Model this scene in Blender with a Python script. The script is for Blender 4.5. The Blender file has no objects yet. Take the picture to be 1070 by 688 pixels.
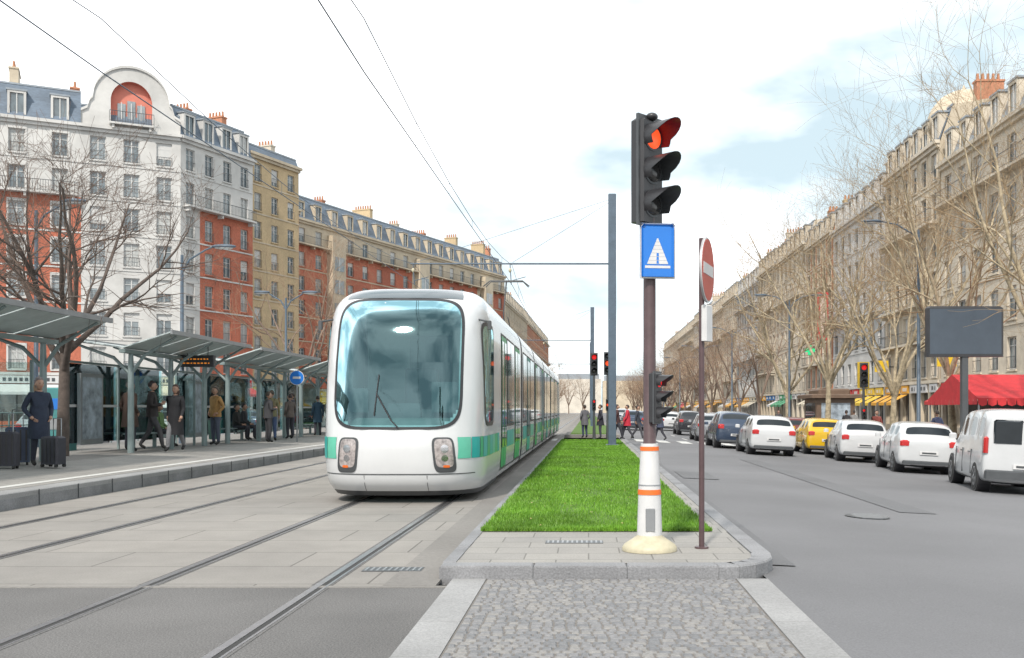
import bpy, bmesh, math, random
from mathutils import Vector, Matrix
R=math.radians
random.seed(7)
S=bpy.context.scene
# ------------------------------------------------------------ materials
MATS={}
def mat(name,col,rough=.6,metal=0,var=.12,scale=3,bump=0,bscale=40,emit=0,coat=0,spec=.5,stretch=None,var2=0,scale2=.4):
    if name in MATS: return MATS[name]
    m=bpy.data.materials.new(name); m.use_nodes=True
    nt=m.node_tree; N=nt.nodes; L=nt.links
    b=N['Principled BSDF']
    b.inputs['Roughness'].default_value=rough
    b.inputs['Metallic'].default_value=metal
    b.inputs['Specular IOR Level'].default_value=spec
    b.inputs['Coat Weight'].default_value=coat
    tc=N.new('ShaderNodeTexCoord')
    src=tc.outputs['Object']
    if stretch:
        mp=N.new('ShaderNodeMapping'); mp.inputs['Scale'].default_value=stretch
        L.new(src,mp.inputs['Vector']); src=mp.outputs['Vector']
    n=N.new('ShaderNodeTexNoise'); n.inputs['Scale'].default_value=scale; n.inputs['Detail'].default_value=6
    n.inputs['Roughness'].default_value=.65
    L.new(src,n.inputs['Vector'])
    r=N.new('ShaderNodeValToRGB')
    r.color_ramp.elements[0].position=.3; r.color_ramp.elements[1].position=.7
    r.color_ramp.elements[0].color=[min(1,c*(1-var)) for c in col]+[1]
    r.color_ramp.elements[1].color=[min(1,c*(1+var)) for c in col]+[1]
    L.new(n.outputs['Fac'],r.inputs['Fac'])
    out=r.outputs['Color']
    if var2:
        n2=N.new('ShaderNodeTexNoise'); n2.inputs['Scale'].default_value=scale2; n2.inputs['Detail'].default_value=4
        L.new(src,n2.inputs['Vector'])
        mr=N.new('ShaderNodeMapRange'); mr.inputs['From Min'].default_value=.35; mr.inputs['From Max'].default_value=.65
        mr.inputs['To Min'].default_value=1-var2; mr.inputs['To Max'].default_value=1+var2*.6
        L.new(n2.outputs['Fac'],mr.inputs['Value'])
        vm=N.new('ShaderNodeVectorMath'); vm.operation='SCALE'
        L.new(out,vm.inputs[0]); L.new(mr.outputs['Result'],vm.inputs['Scale']); out=vm.outputs['Vector']
    L.new(out,b.inputs['Base Color'])
    if emit:
        b.inputs['Emission Color'].default_value=list(col)+[1]; b.inputs['Emission Strength'].default_value=emit
    if bump:
        n3=N.new('ShaderNodeTexNoise'); n3.inputs['Scale'].default_value=bscale; n3.inputs['Detail'].default_value=5
        L.new(src,n3.inputs['Vector'])
        bp=N.new('ShaderNodeBump'); bp.inputs['Strength'].default_value=bump; bp.inputs['Distance'].default_value=.02
        L.new(n3.outputs['Fac'],bp.inputs['Height']); L.new(bp.outputs['Normal'],b.inputs['Normal'])
    MATS[name]=m; return m
def brickmat(name,c1,c2,mortar,bw,bh,ms,rough=.8,off=.5,bump=.3,var2=.15,vertical=False,rotz=0):
    if name in MATS: return MATS[name]
    m=bpy.data.materials.new(name); m.use_nodes=True
    nt=m.node_tree; N=nt.nodes; L=nt.links; b=N['Principled BSDF']
    b.inputs['Roughness'].default_value=rough
    tc=N.new('ShaderNodeTexCoord'); mp=N.new('ShaderNodeMapping'); mp.inputs['Rotation'].default_value=(0,0,rotz)
    L.new(tc.outputs['Object'],mp.inputs['Vector'])
    br=N.new('ShaderNodeTexBrick'); br.offset=off
    br.inputs['Color1'].default_value=(*c1,1); br.inputs['Color2'].default_value=(*c2,1); br.inputs['Mortar'].default_value=(*mortar,1)
    br.inputs['Scale'].default_value=1; br.inputs['Brick Width'].default_value=bw; br.inputs['Row Height'].default_value=bh
    br.inputs['Mortar Size'].default_value=ms; br.inputs['Mortar Smooth'].default_value=.3
    L.new(mp.outputs['Vector'],br.inputs['Vector'])
    n2=N.new('ShaderNodeTexNoise'); n2.inputs['Scale'].default_value=.5; n2.inputs['Detail'].default_value=8; n2.inputs['Roughness'].default_value=.7
    L.new(tc.outputs['Object'],n2.inputs['Vector'])
    mr=N.new('ShaderNodeMapRange'); mr.inputs['From Min'].default_value=.3; mr.inputs['From Max'].default_value=.7
    mr.inputs['To Min'].default_value=1-var2; mr.inputs['To Max'].default_value=1+var2
    L.new(n2.outputs['Fac'],mr.inputs['Value'])
    n4=N.new('ShaderNodeTexNoise'); n4.inputs['Scale'].default_value=60; n4.inputs['Detail'].default_value=3
    L.new(tc.outputs['Object'],n4.inputs['Vector'])
    mr4=N.new('ShaderNodeMapRange'); mr4.inputs['From Min'].default_value=.3; mr4.inputs['From Max'].default_value=.7
    mr4.inputs['To Min'].default_value=.88; mr4.inputs['To Max'].default_value=1.12
    L.new(n4.outputs['Fac'],mr4.inputs['Value'])
    mu=N.new('ShaderNodeMath'); mu.operation='MULTIPLY'; L.new(mr.outputs['Result'],mu.inputs[0]); L.new(mr4.outputs['Result'],mu.inputs[1])
    vm=N.new('ShaderNodeVectorMath'); vm.operation='SCALE'
    L.new(br.outputs['Color'],vm.inputs[0]); L.new(mu.outputs['Value'],vm.inputs['Scale'])
    L.new(vm.outputs['Vector'],b.inputs['Base Color'])
    bp=N.new('ShaderNodeBump'); bp.inputs['Strength'].default_value=bump; bp.inputs['Distance'].default_value=.01; bp.invert=True
    L.new(br.outputs['Fac'],bp.inputs['Height']); L.new(bp.outputs['Normal'],b.inputs['Normal'])
    MATS[name]=m; return m
def glassmat(name,tint,refl=.22,rough=.03,gc=(.8,.95,1)):
    if name in MATS: return MATS[name]
    m=bpy.data.materials.new(name); m.use_nodes=True
    nt=m.node_tree; N=nt.nodes; L=nt.links; N.clear()
    o=N.new('ShaderNodeOutputMaterial'); t=N.new('ShaderNodeBsdfTransparent'); t.inputs['Color'].default_value=(*tint,1)
    g=N.new('ShaderNodeBsdfGlossy'); g.inputs['Roughness'].default_value=rough; g.inputs['Color'].default_value=(*gc,1)
    f=N.new('ShaderNodeFresnel'); f.inputs['IOR'].default_value=1.5
    a=N.new('ShaderNodeMath'); a.operation='ADD'; a.inputs[1].default_value=refl; a.use_clamp=True
    L.new(f.outputs['Fac'],a.inputs[0])
    x=N.new('ShaderNodeMixShader'); L.new(a.outputs['Value'],x.inputs['Fac']); L.new(t.outputs[0],x.inputs[1]); L.new(g.outputs[0],x.inputs[2])
    L.new(x.outputs[0],o.inputs['Surface']); MATS[name]=m; return m

M=dict(
 asphalt=mat('asphalt',(.142,.143,.15),.85,var=.22,scale=70,bump=.35,bscale=160,var2=.16,scale2=.22),
 asphalt2=mat('asphalt_old',(.118,.115,.113),.9,var=.55,scale=75,bump=.5,bscale=90,var2=.2,scale2=.5),
 patch=mat('asphalt_patch',(.12,.122,.128),.85,var=.25,scale=80,bump=.3,bscale=120,var2=.12),
 slab=brickmat('concrete_slabs',(.225,.211,.193),(.198,.187,.173),(.1,.093,.083),1.9,.95,.011,var2=.2),
 pave=brickmat('stone_paving',(.25,.24,.222),(.22,.212,.2),(.13,.125,.115),.6,.4,.008,var2=.16),
 bigpave=mat('pavement_asphalt',(.18,.17,.158),.85,var=.15,scale=20,bump=.2,var2=.16),
 granite=mat('granite',(.25,.25,.25),.7,var=.25,scale=60,bump=.2,bscale=90,var2=.14,scale2=1.2),
 granite_d=mat('granite_kerb',(.19,.192,.2),.7,var=.28,scale=50,bump=.3,bscale=60,var2=.22,scale2=1.5),
 cob1=mat('cobble_grey',(.17,.17,.175),.75,var=.25,scale=30,bump=.3,bscale=60),
 cob2=mat('cobble_light',(.2,.195,.19),.75,var=.2,scale=30,bump=.3,bscale=60),
 cob3=mat('cobble_dark',(.14,.143,.15),.75,var=.25,scale=30,bump=.3,bscale=60),
 joint=mat('joint_sand',(.14,.13,.12),.95,var=.2,scale=40),
 steel=mat('rail_steel',(.3,.3,.31),.3,.9,var=.15,scale=8),
 groove=mat('rail_groove',(.03,.03,.03),.9),
 white_paint=mat('road_paint',(.5,.5,.48),.7,var=.2,scale=14),
 soil=mat('lawn_soil',(.07,.13,.02),.95,var=.35,scale=8,bump=.5),
 g1=mat('grass_blade_a',(.09,.225,.012),.55,var=.2,scale=2,var2=.25,scale2=.7),
 g2=mat('grass_blade_b',(.14,.29,.022),.55,var=.2,scale=2,var2=.25,scale2=.7),
 white=mat('tram_white',(.53,.54,.55),.22,var=.03,scale=2,coat=.4),
 whitep=mat('white_metal',(.5,.5,.5),.4,var=.05),
 black=mat('black_plastic',(.025,.025,.028),.4,var=.2),
 dark=mat('dark_grey_metal',(.065,.07,.075),.45,.2,var=.15),
 maroon=mat('maroon_paint',(.075,.045,.048),.4,var=.2,scale=8),
 teal=mat('teal_paint',(.01,.33,.3),.3,var=.08),
 green=mat('green_paint',(.02,.34,.14),.3,var=.08),
 lgreen=mat('light_green_paint',(.1,.42,.3),.3,var=.08),
 rubber=mat('rubber',(.03,.03,.03),.85,var=.2),
 greym=mat('grey_metal',(.28,.29,.3),.4,.5,var=.12),
 shelterm=mat('shelter_steel',(.2,.25,.25),.4,.2,var=.12),
 canopy=mat('canopy_panel',(.46,.52,.52),.4,.1,var=.15),
 bluesteel=mat('blue_grey_pole',(.07,.1,.135),.5,.1,var=.15,scale=4),
 orange=mat('orange_band',(.65,.13,.015),.5,var=.1),
 cream=mat('cream_plastic',(.42,.38,.27),.5,var=.15,scale=10),
 bluesign=mat('sign_blue',(.012,.15,.52),.35,var=.03),
 signwhite=mat('sign_white',(.52,.52,.52),.4,var=.08,scale=6),
 signred=mat('sign_red',(.42,.045,.03),.35,var=.08),
 redlamp=mat('red_signal',(.9,.02,.02),.4,emit=.7),
 orlamp=mat('orange_signal',(1,.1,.025),.4,emit=.9),
 hood=mat('visor_lamp_glow',(.22,.02,.03),.35,var=.1),  # red glow of the lit lamp, painted into its visor's colour
 lensoff=mat('signal_lens_off',(.03,.03,.03),.15),
 alu=mat('sign_back',(.36,.36,.37),.45,.4,var=.1),
)
bg_clear=glassmat('clear_glass',(.85,.93,.91),.05)
bg_tram=glassmat('windscreen_glass',(.46,.7,.7),.1,.03,(.5,.78,.84))
bg_side=mat('tinted_glass',(.06,.15,.14),.04,var=.25,scale=.8,spec=.7,coat=.5)
carglass=mat('car_glass',(.02,.025,.03),.03,spec=.5,coat=.1)
# ------------------------------------------------------------ builder
class G:
    def __init__(s,name,loc=(0,0,0),rot=0):
        s.name=name; s.loc=Vector(loc); s.rot=rot; s.P={}; s.M=Matrix.Identity(4); s.cur='body'
    def part(s,n): s.cur=n; return s
    def _p(s):
        if s.cur not in s.P: s.P[s.cur]=dict(v=[],f=[],m=[],s=[],ml=[])
        return s.P[s.cur]
    def add(s,verts,faces,m,smooth=False):
        p=s._p(); o=len(p['v'])
        if s.M is not None:
            p['v']+= [tuple(s.M@Vector(v)) for v in verts]
        else: p['v']+=[tuple(v) for v in verts]
        ms=m if isinstance(m,list) else None
        for i,f in enumerate(faces):
            mm=ms[i] if ms else m
            if mm not in p['ml']: p['ml'].append(mm)
            p['f'].append([o+j for j in f]); p['m'].append(p['ml'].index(mm)); p['s'].append(smooth)
    def quad(s,a,b,c,d,m): s.add([a,b,c,d],[(0,1,2,3)],m)
    def poly(s,pts,m): s.add(pts,[tuple(range(len(pts)))],m)
    def box(s,x0,x1,y0,y1,z0,z1,m,c=0):
        if c:
            v=[];
            for (z,i) in ((z0,0),(z1-c,0),(z1,c)):
                for (x,y) in ((x0+i+c,y0+i),(x1-i-c,y0+i),(x1-i,y0+i+c),(x1-i,y1-i-c),(x1-i-c,y1-i),(x0+i+c,y1-i),(x0+i,y1-i-c),(x0+i,y0+i+c)):
                    v.append((x,y,z))
            f=[tuple(range(7,-1,-1)),tuple(range(16,24))]
            for k in range(2):
                for j in range(8): f.append((k*8+j,k*8+(j+1)%8,k*8+8+(j+1)%8,k*8+8+j))
            s.add(v,f,m); return
        v=[(x0,y0,z0),(x1,y0,z0),(x1,y1,z0),(x0,y1,z0),(x0,y0,z1),(x1,y0,z1),(x1,y1,z1),(x0,y1,z1)]
        s.add(v,[(0,3,2,1),(4,5,6,7),(0,1,5,4),(1,2,6,5),(2,3,7,6),(3,0,4,7)],m)
    def tube(s,pts,rs,m,n=8,caps=True,smooth=True):
        pts=[Vector(p) for p in pts]
        if not isinstance(rs,(list,tuple)): rs=[rs]*len(pts)
        v=[];f=[]
        for i,p in enumerate(pts):
            d=(pts[min(i+1,len(pts)-1)]-pts[max(i-1,0)]).normalized()
            ref=Vector((0,0,1)) if abs(d.z)<.9 else Vector((1,0,0))
            a=d.cross(ref).normalized(); b=d.cross(a)
            for k in range(n):
                t=2*math.pi*k/n; v.append(p+(a*math.cos(t)+b*math.sin(t))*rs[i])
        for i in range(len(pts)-1):
            for k in range(n): f.append((i*n+k,i*n+(k+1)%n,(i+1)*n+(k+1)%n,(i+1)*n+k))
        s.add(v,f,m,smooth)
        if caps:
            s.add(v[:n],[tuple(range(n))],m); s.add(v[-n:],[tuple(range(n))],m)
    def cyl(s,a,b,r,m,n=12,r2=None): s.tube([a,b],[r,r if r2 is None else r2],m,n)
    def ell(s,c,r,m,nu=12,nv=8,fn=None):
        v=[];f=[]
        for i in range(nv+1):
            ph=math.pi*i/nv
            for j in range(nu):
                t=2*math.pi*j/nu
                p=(math.sin(ph)*math.cos(t),math.sin(ph)*math.sin(t),math.cos(ph))
                if fn: p=fn(p)
                v.append((c[0]+r[0]*p[0],c[1]+r[1]*p[1],c[2]+r[2]*p[2]))
        for i in range(nv):
            for j in range(nu): f.append((i*nu+j,i*nu+(j+1)%nu,(i+1)*nu+(j+1)%nu,(i+1)*nu+j))
        s.add(v,f,m,True)
    def grid(s,rows,m,smooth=True):
        v=[p for r in rows for p in r]; n=len(rows[0]); f=[]
        for i in range(len(rows)-1):
            for j in range(n-1): f.append((i*n+j,i*n+j+1,(i+1)*n+j+1,(i+1)*n+j))
        s.add(v,f,m,smooth)
    def done(s):
        obs=[]
        for k,p in s.P.items():
            me=bpy.data.meshes.new(k); me.from_pydata(p['v'],[],p['f'])
            for mm in p['ml']: me.materials.append(mm)
            me.polygons.foreach_set('material_index',p['m']); me.polygons.foreach_set('use_smooth',p['s'])
            me.update(); obs.append((k,me))
        if len(obs)==1:
            o=bpy.data.objects.new(s.name,obs[0][1]); S.collection.objects.link(o); top=o
        else:
            top=bpy.data.objects.new(s.name,None); S.collection.objects.link(top)
            for k,me in obs:
                o=bpy.data.objects.new(k,me); S.collection.objects.link(o); o.parent=top
        top.location=s.loc; top.rotation_euler=(0,0,s.rot); return top
# ------------------------------------------------------------ ground
def sheet(name,x0,x1,y0,y1,z,m,z1=None,ny=1):
    g=G(name,(0,0,0)); z1=z if z1 is None else z1
    g.quad((x0,y0,z),(x1,y0,z1),(x1,y1,z1),(x0,y1,z),m); return g.done()
sheet('ground',-4000,4000,-500,6000,-.75,M['bigpave'])
sheet('tram_track_bed',-8.62,-1.3,8.45,420,0.0,M['slab'])
sheet('asphalt_crossing',-8.62,-1.2,-12,8.45,0.0,M['asphalt2'])
def rz(x): return -.048*(x-1.75)
g=G('road')
g.quad((1.58,-12,0),(11,-12,rz(11)),(11,8.9,rz(11)),(1.58,8.9,0),M['asphalt'])
g.quad((1.58,8.9,0),(11,8.9,rz(11)),(11,420,rz(11)),(1.58,420,0),M['asphalt'])
for (x0,x1,y0,y1) in ((5.0,5.6,16,33),(2.1,2.9,22,24.5)):
    g.quad((x0,y0,rz(x0)+.004),(x1,y0,rz(x1)+.004),(x1,y1,rz(x1)+.004),(x0,y1,rz(x0)+.004),M['patch'])
g.part('gutter')
g.quad((1.76,9.6,.004),(2.0,9.6,rz(2.0)+.004),(2.0,46,rz(2.0)+.004),(1.76,46,.004),M['patch'])
g.done()
g=G('manhole_cover'); 
g.poly([(4.2+.33*math.cos(6.283*k/28),15+.33*math.sin(6.283*k/28),rz(4.2+.33*math.cos(6.283*k/28))+.008) for k in range(28)],M['dark'])
for i in range(-4,5):
    hw=math.sqrt(max(0,.3**2-(i*.065)**2)); g.box(4.2-hw,4.2+hw,15+i*.065-.012,15+i*.065+.012,rz(4.2)-.02,rz(4.2)+.018,M['greym'])
g.done()
g=G('right_pavement'); g.box(11.25,40,-12,420,-.7,-.3,M['bigpave']); g.done()
g=G('pavement_kerb'); 
y=-10
while y<200: g.box(11.0,11.26,y,y+.99,-.7,-.295,M['granite_d'],.012); y+=1
g.done()
sheet('side_street',-90,-16.4,-12,420,-.02,M['asphalt'])
# platform
g=G('tram_platform')
g.box(-9.0,-8.62,-12,72,-.1,.255,M['granite'],.015)
g.quad((-11.5,-12,.36),(-9.0,-12,.256),(-9.0,72,.256),(-11.5,72,.36),M['pave'])
g.box(-16.5,-11.5,-12,72,-.1,.36,M['bigpave'])
g.quad((-8.615,-12,.0),(-8.615,72,.0),(-8.615,72,.17),(-8.615,-12,.17),M['granite_d'])
y=-12
while y<72:
    g.box(-8.62+.0,-8.605,y,y+.015,.01,.25,M['dark']); y+=1.2
g.quad((-9.35,-12,.2745),(-9.2,-12,.2685),(-9.2,72,.2685),(-9.35,72,.2745),M['white_paint'])
g.done()
def rail(x,name='tram_rail'):
    g=G(name)
    g.box(x-.03,x+.03,-12,420,-.02,.007,M['steel'])
    g.box(x+.03,x+.075,-12,420,-.02,.003,M['groove'])
    g.box(x+.075,x+.095,-12,420,-.02,.006,M['steel'])
    g.box(x-.06,x-.03,-12,420,-.02,.0035,M['asphalt2'])
    g.box(x+.095,x+.12,-12,420,-.02,.0035,M['asphalt2'])
    g.done()
for x in (-2.3,-3.78,-6.0,-7.48): rail(x)
g=G('track_bed_border'); g.box(-1.75,-1.3,8.45,420,-.02,.005,M['bigpave']); 
g.box(-8.6,-1.2,8.36,8.45,-.02,.004,M['bigpave']); g.done()
# island
g=G('traffic_island')
out=[(-1.32,8.78),(1.15,8.78)]
for k in range(0,11):
    a=-math.pi/2+math.pi/2*k/10; out.append((1.15+.6*math.cos(a),9.55+.77*math.sin(a)))
g.part('kerb')
def stone(p,q,inw,m):
    p=Vector((p[0],p[1],0)); q=Vector((q[0],q[1],0)); d=(q-p).normalized(); n=Vector((-d.y,d.x,0))*inw
    c=.015; gp=d*.002; a=p+gp;b=q-gp
    V=[a,b,b+n,a+n]; lo=[(v.x,v.y,-.05) for v in V]; mid=[(v.x,v.y,.105) for v in V]
    cc=(a+b+n)/2; top=[]
    for v in V: w=v+( (cc-v).normalized()*c); top.append((w.x,w.y,.12))
    g.add(lo+mid+top,[(0,1,5,4),(1,2,6,5),(2,3,7,6),(3,0,4,7),(4,5,9,8),(5,6,10,9),(6,7,11,10),(7,4,8,11),(8,9,10,11)],m)
x=-1.32
while x<1.1:
    x2=min(x+.83,1.15); stone((x,8.78),(x2,8.78),.2,M['granite_d']); x=x2
for i in range(2,len(out)-1,2):
    j=min(i+2,len(out)-1); stone(out[i],out[j],.2,M['granite_d'])
y=9.55
while y<46: stone((1.75,y),(1.75,y+1),.18,M['granite_d']); y+=1
y=9.0
while y<46: stone((-1.32,y+1),(-1.32,y),.12,M['granite_d']); y+=1
g.part('paving')
ins=[(-1.2,8.98),(1.1,8.98)]
for k in range(0,9):
    a=-math.pi/2+math.pi/2*k/8; ins.append((1.1+.46*math.cos(a),9.6+.62*math.sin(a)))
g.poly([(a,b,.112) for a,b in ins]+[(1.56,11.3,.112),(-1.2,11.3,.112)],M['pave'])
g.quad((1.38,11.3,.112),(1.57,11.3,.112),(1.57,46,.112),(1.38,46,.112),M['pave'])
g.poly([(-1.2,45,.112),(1.38,45,.112),(1.38,46,.112),(-1.2,46,.112)],M['pave'])
g.part('drain_grate')
g.box(-.45,.15,10.3,10.5,.11,.118,M['dark'])
for i in range(12): g.box(-.43+i*.05,-.41+i*.05,10.31,10.49,.115,.121,M['greym'])
g.done()
g=G('drain_grate'); g.box(-2.1,-1.55,9.2,9.42,-.01,.008,M['dark'])
for i in range(10): g.box(-2.08+i*.055,-2.06+i*.055,9.22,9.4,.0,.012,M['greym'])
g.done()
# lawn
g=G('lawn')
g.part('turf'); 
rows=[]
for i in range(60):
    yy=11.3+(45-11.3)*i/59
    rows.append([(-1.2+2.58*j/8,yy,.115+.02*math.sin(j*1.3+i)*.5+ .02*(1-abs(j-4)/4)) for j in range(9)])
g.grid(rows,M['soil'])
g.part('grass_blades')
vv=[];ff=[];mm=[]
for i in range(85000):
    t=random.random()**1.9; yy=11.28+33.7*t; xx=random.uniform(-1.22,1.4)
    h=random.uniform(.03,.055)*(1+.2*math.sin(xx*3+yy*1.1)*math.sin(xx*7-yy*2.3)); w=random.uniform(.004,.008)*(1+t*2.5); a=random.uniform(0,6.28); l=random.uniform(0,.035); la=random.uniform(0,6.28)
    o=len(vv); vv+=[(xx-w*math.cos(a),yy-w*math.sin(a),.12),(xx+w*math.cos(a),yy+w*math.sin(a),.12),(xx+l*math.cos(la),yy+l*math.sin(la),.125+h)]
    ff.append((o,o+1,o+2)); mm.append(M['g1'] if random.random()<.5 else M['g2'])
g.M=None; g.add(vv,ff,mm)
lf=mat('dry_leaf',(.35,.27,.12),.8,var=.3)
for i in range(40):
    xx=random.uniform(-1.1,1.3); yy=random.uniform(11.4,22); a=random.uniform(0,6); r=random.uniform(.012,.028)
    g.add([(xx+r*math.cos(a+k*1.571),yy+r*math.sin(a+k*1.571),.172+.01*(k%2)) for k in range(4)],[(0,1,2,3)],lf)
g.done()
# cobbles
g=G('cobblestone_strip')
g.quad((-.9,-4,0.002),(1.3,-4,.002),(1.3,8.78,.002),(-.9,8.78,.002),M['joint'])
g.M=None
y=3.2
vv=[];ff=[];mm=[]
while y<8.74:
    x=-.89-random.random()*.03; d=random.uniform(.07,.082)
    d=min(d,8.77-y)
    while x<1.29:
        w=random.uniform(.065,.1); x2=min(x+w,1.295); x1=max(x,-.895)
        if x2-x1>.03:
            z=.010+random.uniform(-.003,.003); gp=.004; c=.010
            o=len(vv)
            vv+=[(x1+gp,y+gp,0),(x2-gp,y+gp,0),(x2-gp,y+d-gp,0),(x1+gp,y+d-gp,0)]
            vv+=[(x1+gp+c,y+gp+c,z),(x2-gp-c,y+gp+c,z),(x2-gp-c,y+d-gp-c,z),(x1+gp+c,y+d-gp-c,z)]
            m=random.choice([M['cob1'],M['cob1'],M['cob2'],M['cob3']])
            for f in ((0,1,5,4),(1,2,6,5),(2,3,7,6),(3,0,4,7),(4,5,6,7)): ff.append([o+k for k in f]); mm.append(m)
        x=x2
    y+=d
g.add(vv,ff,mm); g.done()
g=G('granite_border')
for (a,b) in ((-1.2,-.9),(1.3,1.58)):
    y=0
    while y<8.7:
        y2=min(y+1.0,8.78); g.box(a+.002,b-.002,y+.003,y2-.003,-.03,.009,M['granite']); y=y2
    g.box(a,b,-12,0,-.03,.008,M['granite'])
g.done()
g=G('road_marking')
for i in range(8):
    x=2.3+i*1.08; g.quad((x,47.5,rz(x)+.006),(x+.55,47.5,rz(x+.55)+.006),(x+.55,51,rz(x+.55)+.006),(x,51,rz(x)+.006),M['white_paint'])
y=54
while y<200:
    g.quad((5.3,y,rz(5.3)+.006),(5.42,y,rz(5.42)+.006),(5.42,y+3,rz(5.42)+.006),(5.3,y+3,rz(5.3)+.006),M['white_paint']); y+=8
for i in range(14):
    x=-8.3+i*.5; g.quad((x,47.5,.012),(x+.25,47.5,.012),(x+.25,50.5,.012),(x,50.5,.012),M['white_paint'])
g.done()
g=G('median_strip'); g.box(-1.3,1.7,54,400,-.05,.12,M['bigpave'])
g.box(-1.0,1.4,55,398,.1,.16,M['soil']); g.done()
# ------------------------------------------------------------ tram
def interp(z,T):
    if z<=T[0][0]: return T[0][1]
    for a,b in zip(T,T[1:]):
        if z<=b[0]:
            t=(z-a[0])/(b[0]-a[0]); return a[1]+(b[1]-a[1])*t
    return T[-1][1]
def smoothT(T):
    out=[]
    n=len(T)
    for i in range(n-1):
        p0=T[max(i-1,0)];p1=T[i];p2=T[i+1];p3=T[min(i+2,n-1)]
        for k in range(6):
            t=k/6; q=[]
            q.append(p1[0]+(p2[0]-p1[0])*t)
            m1=(p2[1]-p0[1])/(p2[0]-p0[0])*(p2[0]-p1[0]); m2=(p3[1]-p1[1])/(p3[0]-p1[0])*(p2[0]-p1[0])
            q.append((2*t**3-3*t*t+1)*p1[1]+(t**3-2*t*t+t)*m1+(-2*t**3+3*t*t)*p2[1]+(t**3-t*t)*m2)
            out.append(tuple(q))
    out.append(T[-1]); return out
WT=smoothT([(.12,1.22),(.35,1.3),(.7,1.325),(1.2,1.33),(2.4,1.33),(2.9,1.325),(3.2,1.30),(3.4,1.22),(3.53,1.08),(3.58,.92)])
YT=smoothT([(.12,.35),(.3,.12),(.55,.03),(.85,0),(1.15,.02),(1.8,.10),(2.4,.23),(2.9,.40),(3.2,.58),(3.4,.82),(3.53,1.2),(3.58,1.7)])
NE=3.1; DD=1.45
def Fy(x,z):
    w=interp(z,WT); q=min(.9999,abs(x)/w); return interp(z,YT)+DD*(1-(1-q**NE)**(1/NE))
def Xs(y,z):
    w=interp(z,WT); q=(y-interp(z,YT))/DD; q=min(1,max(0,q)); return w*(1-(1-q)**NE)**(1/NE)
def sp(c,p): return math.copysign(abs(c)**(2/p),c)
def patch(g,fn,cx,cz,hx,hz,p,m,off,k=0,r0=0,r1=1,shear=0,nr=8,nt=56):
    rows=[]
    for i in range(nr+1):
        r=r0+(r1-r0)*i/nr; row=[]
        for j in range(nt+1):
            t=2*math.pi*j/nt; b=sp(math.sin(t),p)*r; a=sp(math.cos(t),p)*r*(1+k*b)+shear*b
            row.append(fn(cx+a*hx,cz+b*hz,off))
        rows.append(row)
    g.grid(rows,m)
TX,TY=-3.04,15.6
g=G('tram',(TX,TY,0))
g.part('front_body')
zs=[z for z in [.12,.2,.28]+[.35+.06*i for i in range(54)] if z<3.55]+[3.56,3.58]
rows=[];NPH=72; 
for z in zs:
    w=interp(z,WT); y0=interp(z,YT); row=[(-w,3.8,z)]
    for i in range(NPH+1):
        t=math.pi-math.pi*i/NPH
        row.append((w*sp(math.cos(t),NE), y0+DD*(1-abs(math.sin(t))**(2/NE)), z))
    row.append((w,3.8,z)); rows.append(row)
WS=dict(cx=0,cz=2.25,hx=1.03,hz=1.07,p=6.5)
def inws(x,z,f): return (abs((x-WS['cx'])/WS['hx'])/f)**WS['p']+(abs((z-WS['cz'])/WS['hz'])/f)**WS['p']<1
CW=dict(cx=1.6,cz=2.1,hx=.66,hz=.88,p=6)
v=[p for r in rows for p in r]; n=len(rows[0]); f=[];fm=[]
for i in range(len(rows)-1):
    for j in range(n-1):
        c=[rows[i][j],rows[i][j+1],rows[i+1][j+1],rows[i+1][j]]
        if all(inws(q[0],q[2],.965) and q[1]<2.2 for q in c): continue
        if all(abs(q[0])>1.0 and (abs(q[1]-CW['cx'])/CW['hx']/.93)**6+(abs(q[2]-CW['cz'])/CW['hz']/.93)**6<1 for q in c): continue
        f.append((i*n+j,i*n+j+1,(i+1)*n+j+1,(i+1)*n+j)); fm.append(M['white'] if c[0][2]>.19 else M['dark'])
g.add(v,f,fm,True)
g.poly([p for p in rows[-1]],M['whitep'])
def fF(a,b,o): return (a,Fy(a,b)-o,b)
def fS(a,b,o): return (Xs(a,b)+o,a-o*.5,b)
def fSL(a,b,o): return (-Xs(a,b)-o,a-o*.5,b)
g.part('windscreen')
patch(g,fF,0,2.25,1.03,1.07,6.5,bg_tram,.012,r1=.965,nr=12)
patch(g,fF,0,2.25,1.03,1.07,6.5,M['black'],.0125,r0=.96,r1=1.0,nr=1)
rows=[]
for i in range(9):
    z=3.325+.235*i/8; rows.append([(x,Fy(x,z)-.012,z) for x in [(-.96+1.92*j/24)*(1-.0035*i*i*.5) for j in range(25)]])
g.grid(rows,mat('tram_top_dark',(.06,.085,.1),.2,coat=.3))
g.part('cab_windows')
for fn in (fS,fSL):
    patch(g,fn,CW['cx'],CW['cz'],CW['hx'],CW['hz'],6,bg_tram,.012,r1=.93)
    patch(g,fn,CW['cx'],CW['cz'],CW['hx'],CW['hz'],6,M['black'],.0125,r0=.925,r1=1,nr=1)
g.part('headlights')
lampm=mat('headlamp_lens',(.3,.27,.265),.12,var=.5,scale=14,coat=.8)
for sx in (-1,1):
    patch(g,fF,sx*.76,.78,.17,.28,5,M['dark'],.01,shear=-.16*sx)
    patch(g,fF,sx*.76,.81,.135,.225,5,lampm,.016,shear=-.14*sx)
    patch(g,fF,sx*.80,.60,.05,.02,4,M['orange'],.018)
    patch(g,fF,sx*.77,.88,.06,.065,2,mat('chrome',(.6,.6,.62),.2,1),.021)
    patch(g,fF,sx*.775,.73,.05,.05,2,mat('chrome',(.6,.6,.62),.2,1),.021)
g.part('front_trim')
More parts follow.
